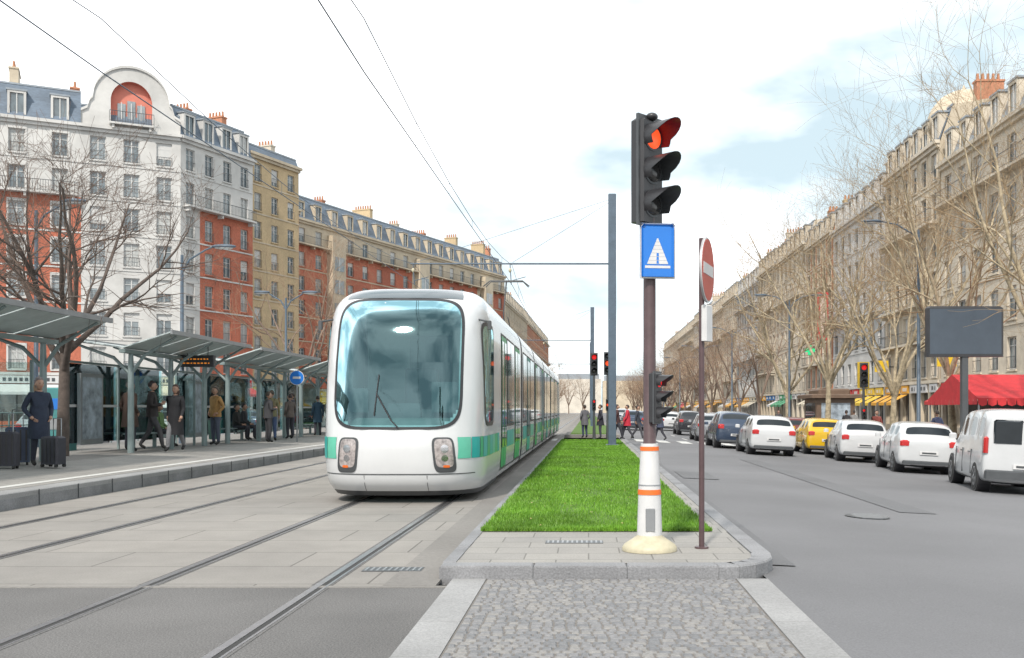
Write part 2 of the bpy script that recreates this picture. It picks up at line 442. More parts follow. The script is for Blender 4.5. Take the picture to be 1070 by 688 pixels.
for z in (.47,):
    rows=[[(x,Fy(x,zz)-.008,zz) for x in [(-1.2+2.4*j/40) for j in range(41)]] for zz in (z,z+.015)]
    g.grid(rows,M['dark'])
g.grid([[ (sx,Fy(sx,zz)-.008,zz) for zz in (.2,.3,.46)] for sx in (-.5,-.492)],M['dark'])
g.grid([[ (sx,Fy(sx,zz)-.008,zz) for zz in (.2,.3,.46)] for sx in (.492,.5)],M['dark'])
g.tube([(.05,Fy(.05,1.22)-.04,1.22),(-.05,Fy(.1,1.3)-.05,1.32),(-.3,Fy(.3,1.75)-.04,1.75)],.011,M['black'],6)
g.tube([(-.33,Fy(.33,1.4)-.03,1.4),(-.27,Fy(.27,2.05)-.03,2.05)],.010,M['black'],6)
for fn in (fS,fSL):
    xs=[(.2,.4,M['lgreen']),(.42,.66,M['teal']),(.68,.82,M['green']),(.84,1.2,M['teal']),(1.22,1.6,M['green']),(1.62,2.1,M['teal']),(2.12,2.5,M['lgreen']),(2.52,3.0,M['green']),(3.02,3.4,M['teal'])]
    for a,b,m in xs:
        g.grid([[fn(a+(b-a)*i/4,.72+.34*q/4,.009) for i in range(5)] for q in range(5)],m)
g.part('mirrors')
for sx in (-1,1):
    g.tube([(sx*1.2,1.0,3.0),(sx*1.40,.9,2.95)],.018,M['dark'],6)
    g.box(sx*1.40-.03,sx*1.40+.03,.85,.93,2.82,2.97,M['dark'],.01)
g.part('cab_interior')
inm=mat('cab_interior_grey',(.12,.14,.135),.7); inl=mat('cab_bulkhead',(.2,.25,.24),.6)
g.box(-1.1,1.1,.6,3.6,.9,1.0,inm)
rows=[[( -1.0+2.0*j/12, .35+.5*abs(-1+2*j/12)**2+dy, zz) for j in range(13)] for dy,zz in ((0,1.0),(.02,1.28),(.25,1.36),(.6,1.3),(.65,1.0))]
g.grid(rows,inm)
g.box(-.3,.25,.95,1.05,1.35,1.6,M['dark'],.01)
g.box(-1.15,1.15,3.3,3.36,1.0,3.3,inl); g.box(-.35,.45,3.27,3.3,1.2,2.9,M['dark'])
g.box(-.33,.33,2.0,2.6,1.0,1.5,M['dark'],.03); g.box(-.3,.3,2.5,2.66,1.5,2.25,M['dark'],.03)
g.box(-1.2,1.2,1.4,3.4,3.2,3.25,inl)
g.box(.45,.95,.78,.82,1.45,1.95,M['dark'],.01); g.box(-.95,-.6,.85,.9,1.45,1.85,M['dark'],.01)
for x in (-.95,.95): g.box(x-.04,x+.04,1.1,1.2,1.3,3.2,inm)
# cars
g.part('car_bodies')
zz=[.2,.35,.7,1.2,2.4,2.7,2.9,3.05,3.2,3.3,3.4,3.47,3.53,3.58]
prof=[(interp(z,WT),z) for z in zz]
sec=[(-a,b) for a,b in prof]+[(a,b) for a,b in prof[::-1]]
ends=[3.8,9.6,10.1,15.6,16.1,22.2,22.7,28.4,28.9,34.6,35.1,43.0]
for i in range(0,len(ends),2):
    g.grid([[ (x,y,z) for x,z in sec] for y in (ends[i],ends[i+1])],M['white'])
    for y in (ends[i],ends[i+1]): g.poly([(x,y,z) for x,z in sec],M['dark'])
g.part('bellows')
for i in range(1,len(ends)-1,2):
    y0,y1=ends[i],ends[i+1]
    for k in range(5):
        ya=y0+(y1-y0)*k/5; yb=y0+(y1-y0)*(k+.7)/5
        g.grid([[ (x*.955,y,z*.985) for x,z in sec] for y in (ya,yb)],M['rubber'])
    g.grid([[ (x*.92,y,z*.97) for x,z in sec] for y in (y0,y1)],M['black'])
g.part('side_windows')
def sidepanel(y0,y1,z0,z1,m,o):
    for sx in (-1,1):
        n=5; g.grid([[ (sx*(interp(z0+(z1-z0)*i/n,WT)+o),y,z0+(z1-z0)*i/n) for i in range(n+1)] for y in (y0,y1)],m)
for i in range(0,len(ends),2):
    a,b=ends[i]+.25,ends[i+1]-.25
    L=b-a; 
    lay=[('d',.0,.2),('w',.22,.52),('w',.54,.76),('d',.78,1.0)] if i%4==0 else [('w',0,.3),('d',.33,.62),('w',.65,1.0)]
    if i==0: lay=[('d',-.03,.2),('w',.23,.6),('d',.64,.95)]
    for t,p,q in lay:
        y0,y1=a+L*p,a+L*q
        if t=='w':
            sidepanel(y0,y1,1.15,3.0,M['black'],.006); sidepanel(y0+.05,y1-.05,1.2,2.95,bg_side,.010)
            m=(y0+y1)/2; sidepanel(m-.02,m+.02,1.2,2.95,M['black'],.013)
            cs=[M['teal'],M['green'],M['lgreen'],M['teal']]; yy=y0
            while yy<y1-.2:
                e=min(y1,yy+random.uniform(.4,1.0)); sidepanel(yy,e-.02,.72,1.06,random.choice(cs),.006); yy=e
        else:
            m=(y0+y1)/2
            sidepanel(y0,y1,.32,3.0,M['dark'],.006); 
            for (c,e) in ((y0+.04,m-.015),(m+.015,y1-.04)):
                sidepanel(c,e,.36,2.95,M['green'] if i%4==0 else M['teal'],.011)
                sidepanel(c+.07,e-.07,.75,2.85,bg_side,.016)
    sidepanel(a-.2,b+.2,.3,.33,M['dark'],.004)
g.part('roof_equipment')
for a,b in ((4.5,8.5),(11,14.5),(17,19.5),(23.5,27.5),(30,33.5),(36,41)):
    g.box(-.75,.75,a,b,3.56,3.74,M['whitep'],.04)
g.part('pantograph')
g.box(-.5,.5,20.3,21.6,3.58,3.72,M['dark'])
g.tube([(0,21.4,3.7),(0,19.9,4.9),(0,21.2,6.2)],.03,M['dark'],6)
g.tube([(-.3,21.4,3.7),(-.15,20.0,4.8)],.02,M['dark'],6); g.tube([(.3,21.4,3.7),(.15,20.0,4.8)],.02,M['dark'],6)
g.tube([(-.85,21.2,6.05),(-.6,21.2,6.25),(.6,21.2,6.25),(.85,21.2,6.05)],.025,M['dark'],6)
g.tube([(-.8,21.5,6.05),(-.6,21.5,6.25),(.6,21.5,6.25),(.8,21.5,6.05)],.02,M['dark'],6)
g.part('bogies')
for y in (2.6,12.8,19.3,25.6,31.8,39.5):
    g.box(-1.1,1.1,y-1.1,y+1.1,.1,.35,M['black'])
    for dy in (-.8,.8):
        for sx in (-.74,.74): g.cyl((sx-.06,y+dy,.3),(sx+.06,y+dy,.3),.29,M['dark'],16)
g.box(-1.15,1.15,.9,43,.16,.24,M['black'])
g.done()
# ------------------------------------------------------------ overhead line
g=G('overhead_wire')
for x in (-3.04,-6.74):
    for z,r in ((6.25,.010),(6.75,.008)):
        for k in range(0,12):
            y0=-10+k*24; y1=y0+24; pts=[(x+.12*(-1)**k*(1-2*t/6),y0+(y1-y0)*t/6,z+ (0.0 if z<6.5 else .55*((t/6-.5)**2)*4-.3)) for t in range(7)]
            g.tube(pts,r,M['bluesteel'],5,caps=False)
            if z>6.5:
                for t in range(1,6): g.cyl((pts[t][0],pts[t][1],6.25),pts[t],.004,M['bluesteel'],4)
g.done()
def ocs(x,y):
    g=G('catenary_pole',(x,y,.11))
    g.part('mast'); g.box(-.15,.15,-.15,.15,0,9.6,M['bluesteel'],.02); g.box(-.25,.25,-.25,.25,-.02,.06,M['bluesteel'],.02)
    g.part('bracket'); g.cyl((-.15,0,6.95),(-3.9-x*0,0,6.95),.035,M['bluesteel'],8)
    g.cyl((-3.9,0,6.95),(-7.7,0,6.95),.03,M['bluesteel'],8)
    g.cyl((-.1,0,9.3),(-3.8,0,7.0),.008,M['bluesteel'],5); g.cyl((-.1,0,9.4),(-7.5,0,7.0),.008,M['bluesteel'],5)
    for dx in (-3.9,-7.6):
        g.cyl((dx,0,6.95),(dx+.05,0,6.15),.02,M['bluesteel'],6); g.ell((dx,0,6.7),(.06,.06,.09),M['cream'])
        g.cyl((dx+.05,0,6.3),(dx+.6,0,6.45),.015,M['bluesteel'],6)
    g.done()
ocs(.9,38)
for yy in (80,122): ocs(.3,yy)
# ------------------------------------------------------------ traffic lights
def sighead(g,c,ang,hs,lit,sc=1,n=3,litm=None):
    old=g.M
    g.M=old@Matrix.Translation(c)@Matrix.Rotation(ang,4,'Z')@Matrix.Scale(sc,4)
    H=.31*n+.04
    g.box(-.15,.15,0,.16,-H/2,H/2,M['black'],.025)
    g.box(-.17,.17,.03,.06,-H/2-.03,H/2+.03,M['dark'])
    for i in range(n):
        z=H/2-.02-.155-.31*i
        lm=litm if i==lit else M['lensoff']
        g.ell((0,-.004,z),(.105,.03,.105),lm,16,8)
        g.tube([(0,-.005,z),(0,.01,z)],[.125,.125],M['dark'],20)
        rows=[]
        for j in range(17):
            t=R(-35)+R(250)*j/16
            ln=.10+.2*max(0,math.sin(t))**.7 if math.sin(t)>0 else .10
            rows.append([(.128*math.cos(t),0,z+.128*math.sin(t)),(.135*math.cos(t),-ln,z+.135*math.sin(t)-.03*ln)])
        g.grid(rows,M['hood'] if (i==lit and litm is M['orlamp']) else M['dark']); 
        g.grid([[ (p[0]*1.04,p[1],z+(p[2]-z)*1.04) for p in r] for r in rows],M['black'])
    g.M=old
def traffic_light(loc,detailed=True,ang=.8):
    g=G('traffic_light',loc)
    g.part('base')
    pr=[(0,.27),(.03,.27),(.06,.25),(.1,.19),(.14,.13),(.16,.12)]
    g.tube([(0,0,z) for z,r in pr],[r for z,r in pr],M['cream'],28)
    g.part('sleeve')
    g.tube([(0,0,.14),(0,0,.6),(0,0,1.05)],[.125,.11,.085],M['signwhite'],20)
    g.tube([(0,0,.55),(0,0,.6)],[.117,.114],M['orange'],20); g.tube([(0,0,.98),(0,0,1.02)],[.094,.092],M['orange'],20)
    g.tube([(0,0,.64),(0,0,.65)],[.113,.112],M['greym'],20)
    g.box(-.045,.045,-.13,-.1,.2,.42,M['greym'],.005)
    g.part('pole')
    g.tube([(0,0,1.0),(0,0,1.06),(0,0,2.8),(0,0,4.15)],[.085,.062,.06,.055],M['maroon'],16)
    g.part('signal_head')
    sighead(g,(.03,-.05,3.72),ang,1,0,1.05,3,M['orlamp'])
    g.ell((.02,-.05,4.25),(.06,.06,.04),M['black'])
    g.part('repeater_head')
    sighead(g,(.09,-.06,1.5),ang+.25,1,0,.5,3,M['redlamp'])
    g.part('tram_sign')
    g.M=Matrix.Translation((.07,-.09,2.93))@Matrix.Rotation(.12,4,'Z')
    g.box(-.175,.175,-.012,.01,-.27,.27,M['signwhite'],.02)
    g.box(-.16,.16,-.017,-.011,-.255,.255,M['bluesign'],.02)
    g.poly([(-.125,-.02,-.17),(.125,-.02,-.17),(.125,-.02,-.145),(-.125,-.02,-.145)],M['signwhite'])
    for i in range(7):
        z=.12-.036*i; w=.018+.0145*i
        g.poly([(-w,-.02,z-.034),(w,-.02,z-.034),(w-.012,-.02,z),(-w+.012,-.02,z)],M['signwhite'])
        if i>3: g.poly([(-.012,-.0215,z-.03),(.012,-.0215,z-.03),(.01,-.0215,z),(-.01,-.0215,z)],M['bluesign'])
    g.M=Matrix.Identity(4)
    return g.done()
traffic_light((.6,9.8,.115))
g=G('no_entry_sign',(1.13,9.95,.11))
g.part('pole'); g.cyl((0,0,0),(0,0,3.1),.028,M['maroon'],12); g.cyl((0,0,0),(0,0,.02),.07,M['maroon'],12)
g.part('disc'); g.M=Matrix.Translation((.05,-.02,2.78))@Matrix.Rotation(R(72),4,'Z')
g.cyl((0,-.006,0),(0,.01,0),.325,M['alu'],40); g.cyl((0,-.012,0),(0,-.006,0),.322,M['signwhite'],40); g.cyl((0,-.015,0),(0,-.012,0),.305,M['signred'],40)
g.box(-.24,.24,-.02,-.014,-.055,.055,M['signwhite'])
g.M=Matrix.Translation((.05,-.02,2.25))@Matrix.Rotation(R(60),4,'Z')
g.part('small_plate'); g.box(-.08,.08,-.03,.03,-.18,.18,M['signwhite'],.01)
g.done()
def small_tl(loc,ang,h=3.1,lit=0,lm=None,yel=False):
    g=G('traffic_light',loc); g.part('pole'); g.cyl((0,0,0),(0,0,h),.055,M['dark'],10); g.cyl((0,0,0),(0,0,.9),.08,M['dark'],10,.06)
    g.part('signal_head'); sighead(g,(0,-.08,h-.45),ang,1,lit,1,3,lm or M['redlamp'])
    if yel: g.box(-.25,.25,.02,.05,h-1.0,h+.1,mat('yellow_board',(.5,.34,.03),.5))
    g.part('repeater_head'); sighead(g,(0,-.07,1.6),ang,1,lit,.5,3,lm or M['redlamp'])
    g.done()
small_tl((.25,45.2,.1),.1,3.9); small_tl((.85,44.5,.1),-.1,3.9,1,M['orlamp'])
small_tl((11.6,42,-.3),-.15,3.7,0,None,True)
# ------------------------------------------------------------ signs on the left platform
for (x,y,h,c) in ((-10.6,36.2,2.6,'bluesign'),(-9.6,52,2.8,'signred')):
    g=G('traffic_sign',(x,y,.3)); g.part('pole'); g.cyl((0,0,0),(0,0,h),.03,M['greym'],8)
    g.part('plate'); g.cyl((0,-.05,h-.25),(0,-.035,h-.25),.27,M['signwhite'],24); g.cyl((0,-.055,h-.25),(0,-.05,h-.25),.25,M[c],24); g.box(-.14,.14,-.06,-.056,h-.29,h-.21,M['signwhite']); g.done()
# ------------------------------------------------------------ street lamps
def lamp(x,y,z,h,arms,L=1.7):
    g=G('street_lamp',(x,y,z)); g.part('mast')
    g.tube([(0,0,0),(0,0,.8),(0,0,.82),(0,0,h-.3)],[.11,.1,.075,.05],M['bluesteel'],12)
    for a in arms:
        g.part('arm'); pts=[(0,0,h-.9),(a*.25,0,h-.45),(a*.8,0,h-.12),(a*L,0,h)]
        g.tube(pts,[.035,.033,.03,.025],M['bluesteel'],8)
        g.part('lantern'); g.ell((a*(L+.3),0,h-.01),(.42,.15,.075),M['bluesteel'],14,8); g.ell((a*(L+.3),0,h-.05),(.33,.12,.06),M['signwhite'],14,8)
    g.done()
lamp(-13.6,33.3,.36,6.6,[1],1.1); lamp(-15.2,50,.0,7.4,[-1,1],.9); lamp(-14.8,75,0,8,[-1,1]); lamp(-14.9,100,0,8,[1,-1])
lamp(-17.2,31.0,0,8.0,[1],.9)
for i,y in enumerate((36.5,60,84,108,132,160,190)): lamp(12.1,y,-.3,8.7,[-1] if i==0 else [-1,1],1.4)
# ------------------------------------------------------------ shelters
def shelter(y0,y1):
    g=G('tram_shelter',(-12,y0,.36)); L=y1-y0
    g.part('canopy')
    for (xa,za,xb,zb) in ((0,2.72,1.25,3.12),(0,2.72,-1.7,2.98)):
        n=max(2,int(L/1.5))
        for i in range(n):
            a=i*L/n+.03; b=(i+1)*L/n-.03
            g.add([(xa,a,za),(xb,a,zb),(xb,b,zb),(xa,b,za),(xa,a,za+.035),(xb,a,zb+.035),(xb,b,zb+.035),(xa,b,za+.035)],[(0,3,2,1),(4,5,6,7),(0,1,5,4),(1,2,6,5),(2,3,7,6),(3,0,4,7)],M['canopy'])
        g.box(min(xb,xb+.05),max(xb,xb+.05),0,L,zb-.04,zb+.07,M['greym'])
    g.box(-.08,.08,0,L,2.6,2.7,M['shelterm'])
    g.part('posts')
    n=max(2,int(L/3.0)+1)
    for i in range(n):
        y=.5+(L-1.0)*i/(n-1)
        g.tube([(0,y,0),(0,y,2.1),(0,y,2.62)],[.085,.075,.06],M['shelterm'],10)
        g.tube([(0,y,2.05),(.35,y,2.55),(1.2,y,3.05)],[.05,.045,.03],M['shelterm'],8)
        g.tube([(0,y,2.05),(-.45,y,2.5),(-1.65,y,2.93)],[.05,.045,.03],M['shelterm'],8)
    g.part('glass_screen')
    n=max(2,int(L/2.3))
    for i in range(n):
        a=L*i/n; b=L*(i+1)/n-.06
        g.box(-1.52,-1.50,a+.05,b-.02,.25,2.35,bg_clear)
        g.box(-1.54,-1.48,a-.025,a+.025,0,2.4,M['shelterm'])
        g.quad((-1.495,a+.05,1.2),(-1.495,b-.02,1.2),(-1.495,b-.02,1.27),(-1.495,a+.05,1.27),M['signwhite'])
    g.box(-1.54,-1.48,0,L-.1,2.36,2.42,M['shelterm'])
    g.box(-1.5,-.5,L-.08,L-.06,.25,2.2,bg_clear); g.box(-.52,-.46,L-.1,L-.04,0,2.25,M['shelterm'])
    g.part('bench')
    g.box(-1.25,-.85,L*.45,L*.45+1.8,.42,.46,M['shelterm'],.01)
    for q in (.2,1.6): g.box(-1.1,-1.0,L*.45+q,L*.45+q+.06,0,.42,M['shelterm'])
    g.part('advert_panel'); g.box(-1.46,-1.36,.6,1.8,.2,2.1,M['greym']); g.box(-1.357,-1.35,.68,1.72,.35,2.0,mat('poster',(.3,.35,.4),.3,var=.6,scale=3))
    g.done()
shelter(11.0,22.4); shelter(25.6,31.6); shelter(32.6,39.8); shelter(41,50)
g=G('departure_display',(-11.5,29.3,2.75)); g.part('case'); g.box(-.5,.5,-.1,.1,0,.34,M['black'],.02)
g.part('text')
am=mat('amber_led',(.8,.25,.02),.5,emit=.6)
for r_ in range(2):
    x=-.42
    while x<.38:
        w=random.uniform(.03,.09); g.quad((x,-.103,.09+r_*.12),(x+w,-.103,.09+r_*.12),(x+w,-.103,.12+r_*.12),(x,-.103,.12+r_*.12),am); x+=w+.04
g.part('hanger'); g.cyl((-.3,0,.3),(-.3,0,.62),.015,M['dark'],6); g.cyl((.3,0,.3),(.3,0,.62),.015,M['dark'],6); g.done()
for (x,y) in ((-14.6,27.5),(-10.9,43)):
    g=G('ticket_machine',(x,y,.35)); g.part('cabinet'); g.box(-.35,.35,-.25,.25,0,1.75,mat('machine_teal',(.05,.2,.2),.4),.04); g.part('screen'); g.box(-.2,.2,-.262,-.25,1.15,1.45,M['bluesign']); g.box(-.2,.2,-.27,-.25,.6,.9,M['greym']); g.done()
g=G('platform_railing')
for i in range(30):
    y=-8+i*2; g.cyl((-16.3,y,.36),(-16.3,y,1.4),.025,M['shelterm'],6)
for z in (.7,1.05,1.4): g.cyl((-16.3,-8,z),(-16.3,50,z),.02,M['shelterm'],6)
g.done()
def case(x,y,h,rot,c):
    g=G('suitcase',(x,y,.345 if x>-11.5 else .36),rot); m=mat('suitcase_'+c,(.03,.03,.04) if c=='black' else (.05,.07,.12),.55,bump=.2)
    g.part('shell'); g.box(-.22,.22,-.13,.13,.06,h,m,.035)
    for i in range(4): g.box(-.16+.1*i,-.13+.1*i,-.137,-.128,.1,h-.06,M['black'])
    g.part('handle'); g.tube([(-.1,.1,h),(-.1,.1,h+.35),(.1,.1,h+.35),(.1,.1,h)],.012,M['greym'],6)
    g.part('wheels')
    for sx in (-.17,.17):
        for sy in (-.1,.1): g.cyl((sx-.02,sy,.035),(sx+.02,sy,.035),.035,M['rubber'],10)
    g.done()
case(-11.3,19.3,.72,.2,'black'); case(-10.7,19.9,.62,-.3,'black'); case(-11.7,20.4,.78,.5,'blue')
# ------------------------------------------------------------ people
skinm=mat('skin',(.38,.225,.16),.5,var=.06)
def cloth(c): return mat('cloth_%d_%d_%d'%tuple(int(v*100) for v in c),c,.85,var=.2,scale=9,bump=.3,bscale=25)
def person(x,y,z,rot,top=(.03,.03,.04),leg=(.04,.05,.08),hair=(.03,.02,.015),H=1.75,pose='stand',arms='down',coat=0,bag=None,longhair=False,shoe=(.02,.02,.02),cap=None):
    k=H/1.75
    dz=0
    P={}
    if pose=='sit':
        dz=-.43
    def n(name,x_,y_,z_,r): P[name]=((x_,y_,z_),r)
    n('pel',0,0,.96+dz,.135); n('spi',0,.0,1.14+dz,.125); n('che',0,.01,1.33+dz,.15); n('nb',0,0,1.46+dz,.075); n('nk',0,.015,1.53+dz,.052)
    E=[('pel','spi'),('spi','che'),('che','nb'),('nb','nk')]
    for s,t in ((-1,'l'),(1,'r')):
        n('hip'+t,s*.09,0,.9+dz,.095)
        if pose=='sit':
            n('kne'+t,s*.11,.42,.5,.068); n('ank'+t,s*.11,.4,.1,.045); n('toe'+t,s*.12,.54,.045,.038)
        elif pose=='walk':
            a=s*.22
            n('kne'+t,s*.09,a*.6+.06,.5,.068); n('ank'+t,s*.09,a*1.3-.02,.1 if s>0 else .15,.043); n('toe'+t,s*.1,a*1.3+.12,.045 if s>0 else .06,.038)
        else:
            n('kne'+t,s*.1,.02,.5,.066); n('ank'+t,s*.11,-.02,.1,.043); n('toe'+t,s*.13,.11,.042,.038)
        n('sho'+t,s*.17,0,1.42+dz,.068)
        if arms=='down' : el=(s*.235,-.03,1.14+dz); wr=(s*.25,.05,.90+dz); ha=(s*.25,.08,.83+dz)
        elif arms=='pocket': el=(s*.27,-.07,1.15+dz); wr=(s*.19,.08,.98+dz); ha=(s*.16,.12,.94+dz)
        elif arms=='hold': el=(s*.23,0,1.14+dz); wr=(s*.12,.22,1.18+dz); ha=(s*.06,.27,1.22+dz)
        elif arms=='lap': el=(s*.23,.02,1.14+dz); wr=(s*.13,.24,1.02+dz); ha=(s*.07,.3,1.0+dz)
        else:
            w=s*.16; el=(s*.23,-.03-w*.4,1.15+dz); wr=(s*.25,.05-w,.93+dz); ha=(s*.25,.09-w,.86+dz)
        n('elb'+t,*el,.05); n('wri'+t,*wr,.034); n('han'+t,*ha,.034)
        E+=[('pel','hip'+t),('hip'+t,'kne'+t),('kne'+t,'ank'+t),('ank'+t,'toe'+t),('che','sho'+t),('sho'+t,'elb'+t),('elb'+t,'wri'+t),('wri'+t,'han'+t)]
    names=list(P); idx={a:i for i,a in enumerate(names)}
    me=bpy.data.meshes.new('sk'); me.from_pydata([P[a][0] for a in names],[(idx[a],idx[b]) for a,b in E],[])
    ob=bpy.data.objects.new('sk',me); S.collection.objects.link(ob)
    ob.modifiers.new('s','SKIN')
    for i,a in enumerate(names):
        sv=me.skin_vertices[0].data[i]; r=P[a][1]*(1.12 if a in('pel','che','spi') else 1.08); sv.radius=(r,r); sv.use_root=(a=='pel')
    ss=ob.modifiers.new('u','SUBSURF'); ss.levels=2; ss.render_levels=2
    dg=bpy.context.evaluated_depsgraph_get(); ev=ob.evaluated_get(dg); m2=ev.to_mesh()
    vs=[tuple(v.co*1) for v in m2.vertices]; fs=[tuple(p.vertices) for p in m2.polygons]; cs=[p.center.copy() for p in m2.polygons]
    ev.to_mesh_clear(); bpy.data.objects.remove(ob); bpy.data.meshes.remove(me)
    ct=cloth(top); cl=cloth(leg); cshoe=cloth(shoe)
    segs=[(Vector(P[a][0]),Vector(P[b][0]),a,b) for a,b in E]
    fm=[]
    for c in cs:
        best=None
        for a,b,na,nb_ in segs:
            d=b-a; t=max(0,min(1,(c-a).dot(d)/d.length_squared)); q=(c-(a+d*t)).length-(P[na][1]*(1-t)+P[nb_][1]*t)*.8
            if best is None or q<best[0]: best=(q,nb_,t)
        nb_=best[1]
        if nb_.startswith('han') or nb_=='nk': fm.append(skinm)
        elif nb_.startswith('toe') or (nb_.startswith('ank') and best[2]>.93): fm.append(cshoe)
        elif nb_[:3] in('hip','kne','ank'): fm.append(cl)
        else: fm.append(ct)
    g=G('person',(x,y,z),rot); g.M=Matrix.Scale(k,4)
    g.add(vs,fs,fm,True)
    for t,s in (('l',-1),('r',1)):
        h=Vector(P['han'+t][0]); w=Vector(P['wri'+t][0]); d=(h-w).normalized(); side=d.cross(Vector((s,0,0))).normalized()
        if side.length<.1: side=Vector((0,1,0))
        curl=Vector((-s,0,0))
        for i,(o,l) in enumerate(((-.026,.062),(-.009,.075),(.009,.078),(.026,.07))):
            a=h+side*o+d*.01; g.tube([a,a+d*l*.5+curl*.008,a+d*l*.85+curl*.03],[.010,.009,.007],skinm,5)
        a=h-d*.02+side*.03; g.tube([a,a+side*.022+d*.02,a+side*.028+d*.05+curl*.01],[.011,.010,.008],skinm,5)
    hz=1.645+dz
    def hf(p):
        x_,y_,z_=p
        if y_>.75 and abs(x_)<.3 and -.35<z_<.15: y_*=1.22
        if z_<-.3: x_*=.82+.1*(z_+1); y_=y_*.9+.05
        return (x_,y_,z_)
    g.ell((0,.02,hz),(.075,.095,.115),skinm,16,12,hf)
    hm=mat('hair_%d'%int(sum(hair)*100),hair,.6,var=.3,scale=30)
    for s in (-1,1):
        g.ell((s*.03,.105,hz+.008),(.012,.008,.008),M['black'],8,6); g.ell((s*.078,.01,hz-.01),(.012,.02,.03),skinm,8,6)
        g.box(s*.03-.017,s*.03+.017,.103,.11,hz+.025,hz+.031,hm)
    g.box(-.022,.022,.098,.108,hz-.062,hz-.052,mat('lips',(.4,.13,.11),.5))
    def hh(p):
        x_,y_,z_=p
        if y_>.1 and z_<.45: y_=.1; 
        if z_<-.35 and not longhair: z_=-.35
        return (x_,y_,z_)
    g.ell((0,.0,hz+.02),(.086,.105,.118 if not longhair else .125),cloth(cap) if cap else hm,16,12,hh)
    if longhair: g.ell((0,-.05,hz-.08),(.085,.06,.15),hm,12,8)
    g.tube([(0,.0,1.44+dz),(0,.008,1.5+dz)],[.1,.075],ct,12,caps=False)
    if coat and pose!='sit':
        rows=[]
        zt=1.2; zb=coat
        for i in range(9):
            t=i/8; zc=zt+(zb-zt)*t; rx=.165+.05*t+.01*math.sin(t*5); ry=.135+.07*t
            row=[]
            for j in range(25):
                a=2*math.pi*j/24; rr=1+.04*t*math.sin(a*5+x*3); row.append((rx*math.cos(a)*rr,ry*math.sin(a)*rr+.005,zc))
            rows.append(row)
        g.grid(rows,ct)
    elif pose!='sit':
        rows=[]
        for i in range(5):
            t=i/4; row=[]
            for j in range(21):
                a=2*math.pi*j/20; row.append(((.165+.02*t)*math.cos(a),(.135+.02*t)*math.sin(a),1.12-.26*t))
            rows.append(row)
        g.grid(rows,ct)
    if bag:
        bm_=cloth(bag); g.ell((0,-.2,1.25+dz),(.15,.1,.22),bm_,12,8)
        for s in (-1,1): g.tube([(s*.1,-.12,1.42+dz),(s*.11,0,1.5+dz),(s*.1,.13,1.35+dz),(s*.12,.05,1.1+dz)],.018,bm_,5)
    return g.done()
PZ=.36
person(-11.15,20.2,PZ-.015,-2.2,(.02,.028,.05),(.03,.035,.05),(.25,.16,.1),1.78,coat=.55,arms='pocket',longhair=True,cap=(.2,.17,.17))
person(-12.3,26.7,PZ,-.5,(.05,.03,.022),(.03,.03,.04),(.12,.11,.1),1.88,coat=.62,arms='pocket')
person(-12.1,27.6,PZ,-1.3,(.03,.025,.025),(.05,.05,.055),(.03,.02,.02),1.9,arms='hold',pose='walk')
person(-11.2,27.0,PZ-.01,3.1,(.015,.015,.018),(.18,.18,.19),(.06,.03,.02),1.8,arms='swing',coat=.45,longhair=True,pose='walk')
person(-11.8,31.5,PZ,2.6,(.3,.17,.06),(.06,.07,.1),(.05,.04,.03),1.84,arms='pocket')
person(-11.3,35.5,PZ,.3,(.16,.15,.08),(.05,.08,.16),(.04,.03,.02),1.8,bag=(.12,.1,.05))
person(-11.0,34.2,PZ-.01,-.8,(.04,.04,.045),(.03,.03,.035),(.04,.03,.02),1.74,arms='hold')
person(-12.95,30.0,PZ,-1.57,(.12,.2,.08),(.05,.05,.06),(.03,.02,.02),1.74,'sit','lap')
person(-12.95,36.6,PZ,-1.57,(.02,.02,.025),(.03,.03,.04),(.03,.02,.02),1.74,'sit','lap')
person(-12.95,37.4,PZ,-1.5,(.03,.03,.03),(.04,.04,.05),(.03,.02,.02),1.78,'sit','lap')
person(-11.4,38,PZ,1.0,(.1,.08,.07),(.03,.03,.04),(.03,.02,.02),1.7,arms='pocket')
person(-11.9,40,PZ,2.0,(.05,.05,.06),(.04,.05,.08),H=1.78,arms='down')
person(-11.7,43,PZ,.5,(.02,.05,.08),(.03,.03,.04),H=1.7,coat=.6)
for (x,y,rt,tc,lc,ps) in ((1.95,50,1.5,(.4,.02,.04),(.04,.04,.05),'walk'),(1.4,49,-1.5,(.05,.02,.02),(.03,.03,.04),'walk'),(.6,50.5,1.6,(.02,.02,.03),(.04,.04,.06),'stand'),
    (2.5,51,-1.6,(.03,.03,.05),(.05,.05,.06),'walk'),(-.2,52,.5,(.1,.1,.11),(.03,.04,.08),'stand'),(3.6,50,1.5,(.05,.06,.1),(.03,.03,.04),'walk')):
    person(x,y,max(0,0) if x<1.7 else rz(x),rt,tc,lc,H=1.72,pose=ps,arms='swing' if ps=='walk' else 'pocket',coat=.7 if rt>0 else 0)
for (x,y,rt,tc) in ((13.4,29.5,2.5,(.03,.03,.04)),(14,40,.3,(.04,.05,.1)),(13.6,47,3.0,(.2,.05,.04)),(14.5,56,.1,(.03,.03,.03)),(15.2,57,.2,(.2,.2,.2)),(12.6,66,3,(.04,.04,.05))):
    person(x,y,-.3,rt,tc,H=1.74,pose='walk',arms='swing',coat=.75)
